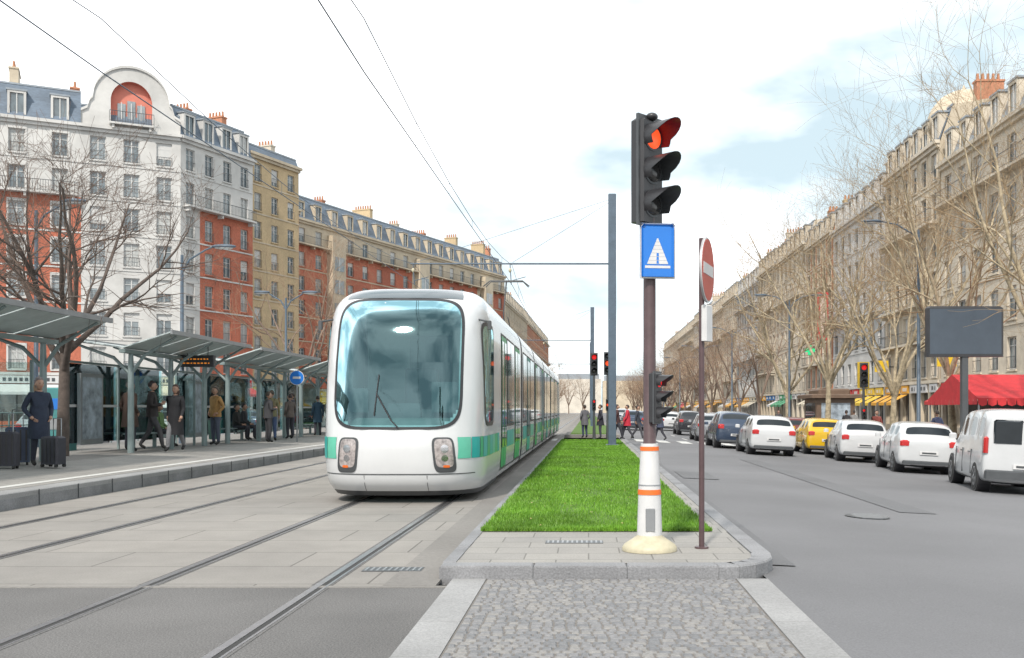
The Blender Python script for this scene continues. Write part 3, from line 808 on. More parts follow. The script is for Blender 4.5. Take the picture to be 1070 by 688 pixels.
# ------------------------------------------------------------ cars
def carpaint(n,c,metal=0): return mat('car_paint_'+n,c,.22,metal,var=.03,coat=.6)
def wheel(g,x,y,r,s):
    g.tube([(x-s*.2,y,r),(x-s*.03,y,r),(x,y,r)],[r,r,r*.93],M['rubber'],24)
    g.tube([(x+s*.004,y,r),(x+s*.008,y,r)],[r*.66,r*.62],mat('wheel_alloy',(.3,.31,.32),.3,.8),24)
    for k in range(5):
        a=2*math.pi*k/5+.3; p=(x+s*.012,y+math.cos(a)*r*.4,r+math.sin(a)*r*.4)
        g.tube([(x+s*.009,p[1],p[2]),(x+s*.013,p[1],p[2])],[r*.16,r*.14],M['black'],8)
    g.tube([(x+s*.01,y,r),(x+s*.018,y,r)],[r*.13,r*.1],M['greym'],10)
def car(name,x,y,paint,kind='hatch',rot=0,slope=-.048,L=None,sc=1.0):
    if kind=='hatch': W=.88;ST=[(0,.36,.72,.84,.86,.72),(.05,.26,.85,.98,1.01,.78),(.11,.2,.87,1.0,1.05,.78),(.34,.18,.88,1.0,1.42,.66),(.5,.18,.88,1.0,1.47,.67),(1.2,.17,.88,.98,1.51,.67),(2.0,.17,.88,.96,1.50,.67),(2.35,.17,.88,.95,1.43,.65),(3.15,.17,.87,.93,.98,.70),(3.8,.18,.83,.80,.83,.6),(4.1,.22,.72,.62,.66,.5),(4.2,.34,.60,.52,.55,.4)]
    elif kind=='van': W=.9;ST=[(0,.38,.82,1.0,1.6,.70),(.05,.28,.89,1.05,1.78,.74),(.2,.2,.9,1.06,1.84,.76),(.9,.18,.9,1.05,1.86,.76),(1.9,.18,.9,1.05,1.86,.76),(2.6,.18,.9,1.04,1.80,.74),(2.9,.18,.9,1.04,1.70,.70),(3.5,.18,.88,1.02,1.1,.72),(4.0,.18,.84,.9,.94,.6),(4.3,.24,.72,.7,.74,.5),(4.38,.34,.62,.55,.58,.4)]
    else: W=.9;ST=[(0,.4,.76,.9,.93,.72),(.05,.3,.86,1.0,1.05,.78),(.14,.24,.9,1.06,1.2,.74),(.4,.22,.9,1.06,1.56,.64),(1.2,.22,.9,1.04,1.64,.66),(2.1,.22,.9,1.02,1.63,.66),(2.5,.22,.9,1.02,1.56,.65),(3.2,.22,.89,1.0,1.08,.7),(3.95,.22,.86,.92,.95,.62),(4.3,.28,.74,.74,.77,.5),(4.4,.4,.62,.6,.63,.4)]
    bm=bmesh.new(); rings=[]
    for (yy,zb,w,zbe,zr,wr) in ST:
        zm=zb+(zbe-zb)*.5; wl=w-.05
        pts=[(0,zb),(wl*.9,zb),(w-.01,zb+.12),(w,zm+.05),(w-.04,zbe),(wr,zr-.02),(wr*.55,zr+.015),(0,zr+.025)]
        ring=[bm.verts.new((a,yy,b)) for a,b in pts]+[bm.verts.new((-a,yy,b)) for a,b in pts[-2:0:-1]]
        rings.append(ring)
    n=len(rings[0]); glass=[]
    for i in range(len(rings)-1):
        a=ST[i];b=ST[i+1]
        for j in range(n):
            f=bm.faces.new((rings[i][j],rings[i][(j+1)%n],rings[i+1][(j+1)%n],rings[i+1][j]))
            isside=j in(4,n-5)
            h=min(a[4]-a[3],b[4]-b[3])
            hm_=max(a[4]-a[3],b[4]-b[3])
            if isside and h>.3 and b[0]-a[0]>.2: glass.append(f)
            if isside and h<=.3 and hm_>.3 and 2<a[0]: glass.append(f)
            if j in(5,6,n-7,n-6):
                if abs(a[4]-b[4])>.3: glass.append(f)
    bm.faces.new(rings[0][::-1]); bm.faces.new(rings[-1])
    bm.faces.ensure_lookup_table()
    for f in glass: f.material_index=1
    bm.normal_update()
    sideg=[f for f in glass if abs(f.normal.x)>.55]; endg=[f for f in glass if abs(f.normal.x)<=.55]
    def inset(fs,t):
        r=bmesh.ops.inset_region(bm,faces=fs,thickness=t,depth=-.008,use_even_offset=True) 
        for f in r['faces']: f.material_index=0
    if kind=='van':
        sideg2=[f for f in sideg if f.calc_center_median().y>.15]
        for f in sideg:
            if f not in sideg2: f.material_index=0
        sideg=sideg2
    for f in sideg:
        inset([f],.035)
    rear=[f for f in endg if f.calc_center_median().y<1.2]; fr=[f for f in endg if f.calc_center_median().y>=1.2]
    if rear: inset(rear,.035)
    if fr: inset(fr,.05)
    me=bpy.data.meshes.new('c'); bm.to_mesh(me); bm.free()
    ob=bpy.data.objects.new('c',me); S.collection.objects.link(ob); ss=ob.modifiers.new('u','SUBSURF'); ss.levels=2; ss.render_levels=2
    dg=bpy.context.evaluated_depsgraph_get(); ev=ob.evaluated_get(dg); m2=ev.to_mesh()
    vs=[tuple(v.co) for v in m2.vertices]; fs=[tuple(p.vertices) for p in m2.polygons]; mi=[p.material_index for p in m2.polygons]; cz=[p.center.copy() for p in m2.polygons]
    ev.to_mesh_clear(); bpy.data.objects.remove(ob); bpy.data.meshes.remove(me)
    g=G(name,(x,y,rz(x)+slope*0),rot); g.part('body')
    tilt=Matrix.Rotation(math.atan(.048),4,'Y') if abs(slope)>0 else Matrix.Identity(4)
    g.M=tilt@Matrix.Scale(sc,4); Ln=ST[-1][0]
    g.add(vs,fs,[carglass if k==1 else (M['black'] if c.z<ST[3][1]+.07 else paint) for k,c in zip(mi,cz)],True)
    g.part('wheels')
    r=.315 if kind=='hatch' else .33
    for yy in (.78,Ln-.82):
        for s in (-1,1):
            g.tube([(s*(W-.3),yy,r+.02),(s*(W-.012),yy,r+.02)],[r+.055,r+.05],M['black'],28)
            wheel(g,s*(W-.003),yy,r,s)
    g.part('tail_lights')
    tl=mat('tail_light',(.4,.015,.015),.15,coat=.8)
    if kind=='van':
        for s in (-1,1): g.box(s*.83-.05,s*.83+.05,-.012,.16,.88,1.24,tl,.03)
        g.box(-.012,.012,-.012,.01,.45,1.75,M['dark'])
        for s in (-1,1): g.box(s*.38-.31,s*.38+.31,-.008,.05,1.1,1.62,carglass,.04)
        g.box(-.84,.84,-.06,.1,.32,.52,M['dark'],.03)
    else:
        z0_,z1_=(.80,.97) if kind=='hatch' else (.87,1.06)
        for s in (-1,1): g.box(s*.68-.14,s*.68+.14,.0,.2,z0_,z1_,tl,.04)
        g.box(-.74,.74,-.03,.1,.28,.38,M['dark'],.03)
        g.box(-.45,.45,.008,.03,.72,.732,M['dark'])
    g.part('number_plate'); g.box(-.26,.26,-.03,.04,.56,.66,M['signwhite']); g.box(-.2,.2,-.033,-.03,.585,.635,M['dark'])
    g.part('mirrors')
    zm=.98 if kind!='van' else 1.12; ym=2.75 if kind=='hatch' else 2.9
    for s in (-1,1): g.box(s*(W+.09)-.09,s*(W+.09)+.09,ym,ym+.1,zm,zm+.13,paint,.03)
    g.part('trim')
    for s in (-1,1):
        for yy in (1.45,2.35): g.box(s*(W-.02)-.015,s*(W-.02)+.015,yy,yy+.16,.84,.865,M['dark'])
        for yy in (1.25,2.2,3.0): g.box(s*(W-.012)-.012,s*(W-.012)+.012,yy,yy+.012,.35,.92,M['dark'])
    g.done()
wh=carpaint('white',(.47,.48,.49)); gy=carpaint('dark_blue',(.04,.06,.1),.3); ye=carpaint('yellow',(.55,.34,.012)); sv=carpaint('silver',(.3,.31,.33),.4); bk=carpaint('black',(.02,.02,.025)); rd=carpaint('dark_red',(.13,.03,.03))
car('parked_van',9.45,21.6,wh,'van',-.17)
car('parked_car',9.85,28.9,wh,'hatch',-.11)
car('parked_car',9.7,35.0,wh,'hatch',-.09)
car('parked_car',9.8,40.8,ye,'hatch',-.03)
car('parked_car',9.85,47.0,rd,'hatch',-.03)
for i,y in enumerate((58,64,70,76,82,88,95,101,108,116,124)): car('parked_car',9.95,y,[gy,wh,bk,sv,rd,wh][i%6],['hatch','suv'][i%2])
car('car',6.95,37.5,wh,'hatch'); car('car',6.4,43.2,gy,'suv'); car('car',6.6,53,sv,'hatch'); car('car',6.8,66,bk,'suv'); car('car',3.4,75,gy,'hatch'); car('car',6.6,80,wh,'hatch'); car('car',3.3,95,sv,'suv')
car('car',6.6,98,rd,'hatch'); car('car',3.3,120,wh,'hatch'); car('car',6.6,118,bk,'hatch')
for (x,y,p,k) in ((-20,36,sv,'hatch'),(-19.5,27,bk,'suv'),(-20,46,wh,'van'),(-20,58,gy,'hatch'),(-11.5,120,sv,'hatch'),(-11.5,140,bk,'suv'),(-20,70,wh,'suv')):
    car('parked_car',x,y,p,k,0)
for o in S.objects:
    if o.name.startswith('parked_car') and o.parent is None and o.location.x<-5: o.location.z=-.02
# ------------------------------------------------------------ billboard, kiosk
g=G('billboard',(10.75,28.5,-.3)); g.part('post'); g.box(-.09,.09,-.09,.09,0,3.4,M['dark'],.01)
g.part('panel'); g.box(-1.1,1.1,-.12,.12,3.3,4.75,M['black'],.06); 
bd=mat('billboard_face',(.045,.06,.08),.35,var=.1); g.box(-1.02,1.02,-.127,-.12,3.38,4.67,bd)
g.done()
g=G('red_awning_stall',(12.0,31,-.3))
redc=mat('red_canvas',(.45,.02,.025),.7,var=.15,scale=4,bump=.2,bscale=6)
g.part('awning')
for i in range(6):
    x0=0+i*.9;x1=x0+.9
    g.quad((x0,-.3,2.15),(x1,-.3,2.15),(x1,1.9,2.95),(x0,1.9,2.95),redc); 
    for k in range(3): g.poly([(x0+k*.3,-.3,2.15),(x0+k*.3+.3,-.3,2.15),(x0+k*.3+.28,-.31,1.95),(x0+k*.3+.15,-.31,1.9),(x0+k*.3+.02,-.31,1.95)],redc)
g.quad((0,1.9,2.95),(5.4,1.9,2.95),(5.4,4.2,2.15),(0,4.2,2.15),redc)
g.poly([(0,-.3,2.15),(0,1.9,2.95),(0,4.2,2.15)],redc)
for k in range(13): g.poly([(-.005,-.3+k*.345,2.15),(-.005,.045+k*.345,2.15),(-.01,.03+k*.345,1.95),(-.01,-.28+k*.345,1.95)],redc)
g.part('posts')
for x in (.05,2.7,5.3):
    for y in (-.25,4.1): g.cyl((x,y,0),(x,y,2.15),.03,M['greym'],8)
g.part('counter'); g.box(.5,5,.8,3.6,0,.95,mat('stall_wood',(.2,.12,.07),.7)); g.box(1.2,4.8,1.8,3.8,.95,2.1,M['dark'])
g.done()
def kiosk(x,y,m):
    g=G('news_kiosk',(x,y,-.3)); g.part('walls'); g.box(0,2.4,0,3.5,0,2.5,m,.05); g.box(-.01,0,.4,3.1,1,2.2,carglass); g.box(.3,2.1,-.01,0,.9,2.2,mat('poster',(.35,.4,.45),.3))
    g.part('roof'); g.box(-.4,2.8,-.4,3.9,2.5,2.75,m,.06); g.box(.2,2.2,.3,3.2,2.75,3.1,m,.1); g.done()
kiosk(14.2,62,mat('kiosk_brown',(.14,.09,.06),.5))
g=G('shop_banner',(25.4,108,9.0)); g.part('panel'); g.box(-.6,.6,-.06,.06,0,5.2,mat('banner_red',(.5,.02,.03),.6),.02); g.box(-.3,.3,-.07,-.06,.6,4.6,mat('banner_text',(.5,.4,.35),.6,var=.6,scale=3))
g.part('bracket'); g.cyl((.6,0,.3),(1.6,0,.3),.04,M['dark'],6); g.cyl((.6,0,4.9),(1.6,0,4.9),.04,M['dark'],6); g.done()
g=G('shop_sign',(25.9,72,4.6)); g.box(-.7,.7,-.08,.08,0,1.2,mat('sign_yellow',(.6,.4,.02),.5),.02); g.box(.7,1.1,-.03,.03,.5,.6,M['dark']); g.done()
g=G('shop_sign',(25.9,88,4.8)); g.box(-.6,.6,-.08,.08,0,1.0,mat('sign_yellow',(.6,.4,.02),.5),.02); g.box(.6,1.1,-.03,.03,.4,.5,M['dark']); g.done()
def bin_(x,y,z):
    g=G('litter_bin',(x,y,z)); g.tube([(0,0,.15),(0,0,.8)],[.18,.22],mat('bin_green',(.06,.14,.11),.5),14); g.tube([(0,0,.8),(0,0,.84)],[.24,.24],M['dark'],14); g.cyl((0,0,0),(0,0,1.0),.03,M['dark'],8); g.done()
bin_(-12.4,33,.36); bin_(12,45,-.3); bin_(12,33,-.3)
for i in range(12):
    g=G('bollard',(11.6,24+i*2.2 if i<4 else 44+i*2.2,-.3)); g.tube([(0,0,0),(0,0,.9),(0,0,1.0)],[.045,.04,.03],M['dark'],10); g.ell((0,0,1.02),(.055,.055,.055),M['dark']); g.done()
# ------------------------------------------------------------ buildings
BW=dict(
 brick=mat('red_brick',(.4,.125,.075),.85,var=.25,scale=6,bump=.2,bscale=30,var2=.18,scale2=.2),
 brick2=mat('orange_brick',(.43,.19,.11),.85,var=.18,scale=6,bump=.2,bscale=30,var2=.15,scale2=.2),
 whitew=mat('white_render',(.5,.495,.48),.8,var=.07,scale=1.5,var2=.14,scale2=.3),
 creamw=mat('cream_stone',(.48,.41,.31),.8,var=.1,scale=2,var2=.14,scale2=.3),
 tan=mat('tan_brick',(.46,.35,.21),.85,var=.14,scale=5,var2=.12,scale2=.3),
 stone=mat('paris_stone',(.54,.48,.39),.8,var=.1,scale=2,var2=.14,scale2=.25),
 stone2=mat('grey_stone',(.52,.48,.42),.8,var=.1,scale=2,var2=.14,scale2=.25),
 slate=mat('slate_roof',(.1,.135,.18),.5,var=.25,scale=3,stretch=(1,1,4),var2=.2),
 zinc=mat('zinc_roof',(.24,.27,.3),.5,.1,var=.15,scale=2),
 iron=mat('balcony_iron',(.06,.065,.07),.5),
 frame=mat('window_frame',(.5,.5,.49),.5,var=.05),
 pots=mat('chimney_pot',(.38,.18,.1),.85,var=.2,scale=6),
 wg1=mat('window_dark',(.11,.14,.155),.1,spec=.8,var=.4,scale=.7), wg2=mat('window_mid',(.2,.235,.25),.12,spec=.8,var=.4,scale=.9), wg3=mat('window_curtain',(.38,.39,.38),.3,spec=.6,var=.3,scale=2,stretch=(6,6,1)),
 shop=mat('shop_glass',(.08,.075,.07),.05,spec=.9,var=.7,scale=.8),
)
def wallrect(g,u0,u1,z0,z1,m): g.quad((u0,0,z0),(u1,0,z0),(u1,0,z1),(u0,0,z1),m)
def window(g,u0,u1,z0,z1,wm,dep=.22,bal=None,simple=False,trim=None):
    F=BW['frame']
    g.part('walls')
    g.quad((u0,0,z0),(u0,dep,z0),(u0,dep,z1),(u0,0,z1),trim or wm); g.quad((u1,0,z0),(u1,dep,z0),(u1,dep,z1),(u1,0,z1),trim or wm)
    g.quad((u0,0,z1),(u1,0,z1),(u1,dep,z1),(u0,dep,z1),trim or wm); g.quad((u0,0,z0),(u1,0,z0),(u1,dep,z0),(u0,dep,z0),trim or wm)
    g.part('windows')
    gm=random.choices([BW['wg1'],BW['wg2'],BW['wg3']],[4,4,3])[0]
    g.quad((u0,dep-.005,z0),(u1,dep-.005,z0),(u1,dep-.005,z1),(u0,dep-.005,z1),gm)
    if random.random()<.2:
        zc=z1-(z1-z0)*random.uniform(.2,.8); g.quad((u0,dep-.05,zc),(u1,dep-.05,zc),(u1,dep-.05,z1),(u0,dep-.05,z1),F)
    t=.09; y=dep-.06
    for a,b,c,d in ((u0,u0+t,z0,z1),(u1-t,u1,z0,z1),(u0+t,u1-t,z1-t,z1),(u0+t,u1-t,z0,z0+t),((u0+u1)/2-.05,(u0+u1)/2+.05,z0+t,z1-t)):
        g.quad((a,y,c),(b,y,c),(b,y,d),(a,y,d),F)
    if not simple:
        zt=z0+(z1-z0)*.72; g.quad((u0+t,y-.004,zt),(u1-t,y-.004,zt),(u1-t,y-.004,zt+.05),(u0+t,y-.004,zt+.05),F)
    if trim:
        g.part('walls'); w=.14
        g.box(u0-w,u0-.003,-.05,.002,z0,z1,trim); g.box(u1+.003,u1+w,-.05,.002,z0,z1,trim); g.box(u0-w,u1+w,-.06,.002,z1+.003,z1+.25,trim)
    g.part('walls'); g.box(u0-.1,u1+.1,-.1,.0,z0-.12,z0-.004,trim or wm)
    if bal=='rail':
        g.part('balconies'); I=BW['iron']
        g.box(u0+.0,u1-.0,-.06,-.03,z0+.8,z0+.84,I); g.box(u0,u1,-.06,-.03,z0+.08,z0+.11,I)
        nb=int((u1-u0)/.2)
        for i in range(nb+1):
            u=u0+(u1-u0)*i/nb; g.quad((u-.012,-.045,z0+.1),(u+.012,-.045,z0+.1),(u+.012,-.045,z0+.8),(u-.012,-.045,z0+.8),I)
def balcony(g,u0,u1,z,depth=.7,wm=None):
    g.part('balconies'); I=BW['iron']
    g.box(u0,u1,-depth,-.002,z-.16,z,wm or BW['stone'])
    g.box(u0,u1,-depth+.01,-depth+.05,z+.95,z+1.0,I); g.box(u0,u1,-depth+.01,-depth+.04,z+.1,z+.13,I)
    n=int((u1-u0)/.2)
    for i in range(n+1):
        u=u0+(u1-u0)*i/n; g.quad((u-.018,-depth+.03,z),(u+.018,-depth+.03,z),(u+.018,-depth+.03,z+.95),(u-.018,-depth+.03,z+.95),I)
    for u in (u0,u1):
        g.quad((u,-depth,z+.95),(u,0,z+.95),(u,0,z+1.0),(u,-depth,z+1.0),I)
        for k in range(4): g.quad((u,-depth*k/4,z),(u,-depth*k/4+.02,z),(u,-depth*k/4+.02,z+1),(u,-depth*k/4,z+1),I)
    nb=max(2,int((u1-u0)/3))
    for i in range(nb): 
        u=u0+.3+(u1-u0-.6)*i/max(1,nb-1); g.box(u-.1,u+.1,-depth*.8,-.002,z-.5,z-.162,wm or BW['stone'])
def building(name,p0,ang,length,floors,flip=False,gf=4.0,fh=3.1,bay=3.0,ww=1.3,wh_=2.1,wallf=None,bals=(),depth=12,mans=3.2,roof='slate',trim=None,z0=0,shop=True,railf=lambda f:True,dorm=True,bandm=None,chim=True,dome=False,seed=0,inset=None):
    rs=random.getstate(); random.seed(seed*77+5)
    g=G(name,(p0[0],p0[1],z0),0)
    d=(math.sin(ang),math.cos(ang)); inn=(-math.cos(ang),math.sin(ang))
    if flip: inn=(-inn[0],-inn[1])
    g.M=Matrix(((d[0],inn[0],0,0),(d[1],inn[1],0,0),(0,0,1,0),(0,0,0,1)))
    nb=max(1,round(length/bay)); bw=length/nb; ztop=gf+floors*fh
    bandm=bandm or BW['stone']
    wm=wallf(0,0,nb)
    for i in range(nb):
        u=i*bw
        g.part('walls'); wallrect(g,u,u+.3,0,gf,wm); wallrect(g,u+bw-.3,u+bw,0,gf,wm); wallrect(g,u+.3,u+bw-.3,gf-.9,gf,wm); wallrect(g,u+.3,u+bw-.3,0,.5,wm)
        g.part('shopfront'); g.quad((u+.3,.3,.5),(u+bw-.3,.3,.5),(u+bw-.3,.3,gf-.9),(u+.3,.3,gf-.9),BW['shop'])
        g.quad((u+.3,0,.5),(u+.3,.3,.5),(u+.3,.3,gf-.9),(u+.3,0,gf-.9),wm); g.quad((u+bw-.3,0,.5),(u+bw-.3,.3,.5),(u+bw-.3,.3,gf-.9),(u+bw-.3,0,gf-.9),wm)
        g.quad((u+.3,0,.5),(u+bw-.3,0,.5),(u+bw-.3,.3,.5),(u+.3,.3,.5),wm)
        if i%3==0: shc=random.choice([(.45,.03,.03),(.03,.12,.3),(.04,.25,.12),(.5,.45,.35),(.6,.4,.03),(.6,.3,.03),(.5,.5,.5)]); aw=random.random()<.6
        sm=mat('shop_%d_%d'%(int(shc[1]*100),int(shc[2]*100)),shc,.6)
        g.box(u+.3,u+bw-.3,-.12,-.004,gf-.85,gf-.2,sm)
        for q in range(5):
            if random.random()<.8: uu=u+.6+q*(bw-1.2)/5; g.box(uu,uu+(bw-1.2)/5*.6,-.14,-.122,gf-.68,gf-.38,BW['frame'] if sum(shc)<1.2 else M['dark'])
        if aw: g.quad((u+.3,-.12,gf-.95),(u+bw-.3,-.12,gf-.95),(u+bw-.3,-1.4,gf-1.6),(u+.3,-1.4,gf-1.6),sm); g.quad((u+.3,-1.4,gf-1.6),(u+bw-.3,-1.4,gf-1.6),(u+bw-.3,-1.4,gf-1.85),(u+.3,-1.4,gf-1.85),sm)
        g.box((u+bw/2)-.04,(u+bw/2)+.04,.2,.297,.5,gf-.9,M['dark'])
    g.part('walls'); g.box(0,length,-.15,-.003,gf-.15,gf+.1,bandm)
    for f in range(floors):
        z=gf+f*fh
        for i in range(nb):
            wm=wallf(f+1,i,nb); u=i*bw; c=u+bw/2; w=ww
            a,b=c-w/2,c+w/2; za=z+.35; zb=min(za+wh_,z+fh-.25)
            g.part('walls'); wallrect(g,u,a,z,z+fh,wm); wallrect(g,b,u+bw,z,z+fh,wm); wallrect(g,a,b,z,za,wm); wallrect(g,a,b,zb,z+fh,wm)
            window(g,a,b,za,zb,wm,bal='rail' if railf(f+1) and (f+1) not in bals else None,trim=trim)
        if (f+1) in bals: balcony(g,.3,length-.3,z+.16,.75,bandm)
        elif f>0:
            g.part('walls'); g.box(0,length,-.06,-.003,z-.06,z+.08,bandm)
    g.part('walls'); g.box(-.1,length+.1,-.45,-.0,ztop-.02,ztop+.25,bandm); g.box(0,length,-.25,-.004,ztop-.3,ztop-.022,bandm)
    side=wallf(1,0,nb)
    g.quad((0,0,0),(0,depth,0),(0,depth,ztop),(0,0,ztop),side); g.quad((length,0,0),(length,depth,0),(length,depth,ztop),(length,0,ztop),side); g.quad((0,depth,0),(length,depth,0),(length,depth,ztop),(0,depth,ztop),side)
    g.part('roof'); rm=BW[roof]; q=.35*mans
    g.quad((0,0,ztop+.25),(length,0,ztop+.25),(length,q,ztop+mans),(0,q,ztop+mans),rm)
    g.quad((0,depth,ztop+.25),(length,depth,ztop+.25),(length,depth-q,ztop+mans),(0,depth-q,ztop+mans),rm)
    g.quad((0,q,ztop+mans),(length,q,ztop+mans),(length,depth/2,ztop+mans+.8),(0,depth/2,ztop+mans+.8),BW['zinc']); g.quad((0,depth-q,ztop+mans),(length,depth-q,ztop+mans),(length,depth/2,ztop+mans+.8),(0,depth/2,ztop+mans+.8),BW['zinc'])
    g.box(0,length,q-.08,q+.1,ztop+mans-.1,ztop+mans+.06,BW['zinc'])
    for u in (0,length): g.poly([(u,0,ztop),(u,q,ztop+mans),(u,depth/2,ztop+mans+.8),(u,depth-q,ztop+mans),(u,depth,ztop)],side)
    if dorm:
        for i in range(nb):
            c=i*bw+bw/2; a,b=c-.7,c+.7; zb=ztop+.5; zt=ztop+min(mans-.35,2.5)
            g.part('dormers'); g.quad((a,0.1,zb),(a,.1,zt),(a,1.3,zt),(a,1.3,zb),bandm); g.quad((b,0.1,zb),(b,.1,zt),(b,1.3,zt),(b,1.3,zb),bandm)
            g.box(a-.1,b+.1,0.0,1.4,zt,zt+.14,BW['zinc']); g.box(a,a+.18,.05,.12,zb,zt,bandm); g.box(b-.18,b,.05,.12,zb,zt,bandm); g.box(a+.18,b-.18,.05,.12,zt-.2,zt,bandm)
            g.quad((a+.18,.18,zb),(b-.18,.18,zb),(b-.18,.18,zt-.2),(a+.18,.18,zt-.2),random.choice([BW['wg1'],BW['wg2'],BW['wg3']]))
            g.box(c-.04,c+.04,.11,.17,zb,zt-.2,BW['frame'])
    if chim:
        g.part('chimneys')
        us=[.5]+[random.uniform(4,7)+j*9 for j in range(int(length/9))]+[length-.5]
        for u in us:
            h=random.uniform(.9,1.9); w=random.uniform(1.5,3.0); y=random.uniform(1.6,4); cm=random.choice([BW['creamw'],BW['stone'],BW['tan'],BW['brick2']])
            u=max(.4,min(length-.4,u))
            g.box(u-.35,u+.35,y,y+w,ztop+mans*.4,ztop+mans+h,cm); g.box(u-.42,u+.42,y-.07,y+w+.07,ztop+mans+h,ztop+mans+h+.15,cm)
            n=int(w/.4)
            for j in range(n): yy=y+.2+j*.4; g.tube([(u,yy,ztop+mans+h+.15),(u,yy,ztop+mans+h+.7)],[.13,.1],BW['pots'],7)
    if dome:
        g.part('dome'); pr=[(ztop,2.8),(ztop+1.6,2.8),(ztop+1.7,3.0),(ztop+2.6,2.9),(ztop+3.6,2.5),(ztop+4.4,1.8),(ztop+4.8,1.0),(ztop+5.0,.2),(ztop+5.4,.05)]
        g.tube([(3.0,3.0,z) for z,r in pr],[r for z,r in pr],BW['creamw'],20)
    random.setstate(rs); return g
B=BW
ANG1=R(63); ANG2=R(21)
def wA(f,i,n): return B['brick'] if f<=5 else B['whitew']
def wW(f,i,n): return B['whitew']
g=building('brick_apartment_building',(-62.0,78.45),ANG1,19.6,7,gf=4.6,fh=3.1,bay=3.2,ww=1.25,wh_=2.0,wallf=wA,bals=(6,),mans=3.4,trim=B['whitew'],bandm=B['whitew'],seed=1); g.done()
g=building('white_gabled_building',(-44.55,87.35),ANG1,8.1,7,gf=4.6,fh=3.1,bay=2.7,ww=1.3,wh_=2.1,wallf=wW,bals=(),mans=2.2,bandm=B['whitew'],seed=2,dorm=False,chim=False,depth=11)
zt=4.6+7*3.1
g.part('gable')
W_=8.1; c=W_/2
prof=[(0,zt+.25),(0,zt+1.6),(.5,zt+1.9),(.7,zt+2.6)]
for k in range(0,25):
    a=math.pi-math.pi*k/24; prof.append((c+3.1*math.cos(a),zt+2.9+3.0*math.sin(a)))
prof+=[(W_-.7,zt+2.6),(W_-.5,zt+1.9),(W_,zt+1.6),(W_,zt+.25)]
niche=[]
for k in range(0,21):
    a=math.pi-math.pi*k/20; niche.append((c+1.7*math.cos(a),zt+2.6+1.9*math.sin(a)))
niche=[(c-1.7,zt+.6)]+niche+[(c+1.7,zt+.6)]
yF=-.12
def outz(u):
    for (a,b) in zip(prof,prof[1:]):
        if min(a[0],b[0])<=u<=max(a[0],b[0]) and abs(a[0]-b[0])>1e-6: return a[1]+(b[1]-a[1])*(u-a[0])/(b[0]-a[0])
    return zt+1.6
N_=96
for k in range(N_):
    u0=W_*k/N_+1e-4;u1=W_*(k+1)/N_-1e-4; z0_=zt+.25
    def nz(u):
        q=abs(u-c)/1.7
        return None if q>=1 else zt+2.6+1.9*math.sqrt(1-q*q)
    a,b=nz(u0),nz(u1)
    if a is not None and b is not None:
        g.quad((u0,yF,a),(u1,yF,b),(u1,yF,outz(u1)),(u0,yF,outz(u0)),B['whitew']); g.quad((u0,yF,z0_),(u1,yF,z0_),(u1,yF,zt+.6),(u0,yF,zt+.6),B['whitew'])
    else: g.quad((u0,yF,z0_),(u1,yF,z0_),(u1,yF,outz(u1)),(u0,yF,outz(u0)),B['whitew'])
for a,b in zip(prof,prof[1:]): g.quad((a[0],yF,a[1]),(b[0],yF,b[1]),(b[0],1.2,b[1]),(a[0],1.2,a[1]),B['zinc'])
for a,b in zip(prof,prof[1:]): g.add([(a[0],yF-.15,a[1]),(b[0],yF-.15,b[1]),(b[0],yF-.15,b[1]-.22),(a[0],yF-.15,a[1]-.22),(a[0],yF,a[1]),(b[0],yF,b[1]),(b[0],yF,b[1]-.22),(a[0],yF,a[1]-.22)],[(0,1,2,3),(0,1,5,4),(3,2,6,7)],B['whitew'])
g.poly([(a,1.2,b) for a,b in prof],B['whitew'])
pk=mat('niche_pink',(.55,.19,.14),.8,var=.08)
g.poly([(a,.5,b) for a,b in niche],pk)
for a,b in zip(niche,niche[1:]): g.quad((a[0],yF,a[1]),(b[0],yF,b[1]),(b[0],.5,b[1]),(a[0],.5,a[1]),pk)
for s in (-1,0,1):
    g.box(c+s*.8-.33,c+s*.8+.33,.42,.495,zt+.6,zt+2.9-(.3 if s else 0),B['wg2']); g.box(c+s*.8-.04,c+s*.8+.04,.38,.42,zt+.6,zt+2.7,B['frame'])
balcony(g,c-1.8,c+1.8,zt+.62,.8,B['whitew'])
g.done()
def wA2(f,i,n): return B['whitew'] if (i==0 or f>5) else B['brick']
g=building('brick_apartment_building',(-37.3,91.0),ANG2,9.8,7,gf=4.6,fh=3.1,bay=2.45,ww=1.1,wh_=2.0,wallf=wA2,bals=(6,),mans=3.2,trim=None,bandm=B['whitew'],seed=3); g.done()
g=building('tan_brick_building',(-34.6,101.5),ANG2,8.0,8,gf=4,fh=2.95,bay=2.6,ww=1.1,wh_=1.8,wallf=lambda f,i,n:B['tan'],bals=(),mans=1.2,dorm=False,bandm=B['creamw'],seed=4); g.done()
g=building('tan_brick_building',(-37,112),ANG2,7.0,7,gf=4,fh=3.0,bay=2.6,ww=1.1,wh_=1.8,wallf=lambda f,i,n:B['brick2'],bals=(),mans=1.6,dorm=False,bandm=B['creamw'],seed=44); g.done()
def wC(f,i,n):
    if f>=7: return B['creamw']
    if f<=0: return B['creamw']
    return B['creamw'] if i%6==3 else B['brick']
g=building('brick_apartment_building',(-37.6,119),ANG2,63,7,gf=4,fh=3.0,bay=3.6,ww=1.35,wh_=1.8,wallf=wC,bals=(7,),mans=3.4,trim=None,bandm=B['creamw'],seed=5)
for uu in (10.2,32,53.5):
    g.part('bow_windows'); g.box(uu+.3,uu+3.2,-.9,-.01,7.2,24.0,B['creamw'])
    for f in range(5):
        z=7.5+f*3.0; g.box(uu+.7,uu+2.8,-.93,-.9,z,z+1.8,B['wg2']); g.box(uu+1.71,uu+1.79,-.96,-.93,z,z+1.8,B['frame'])
g.done()
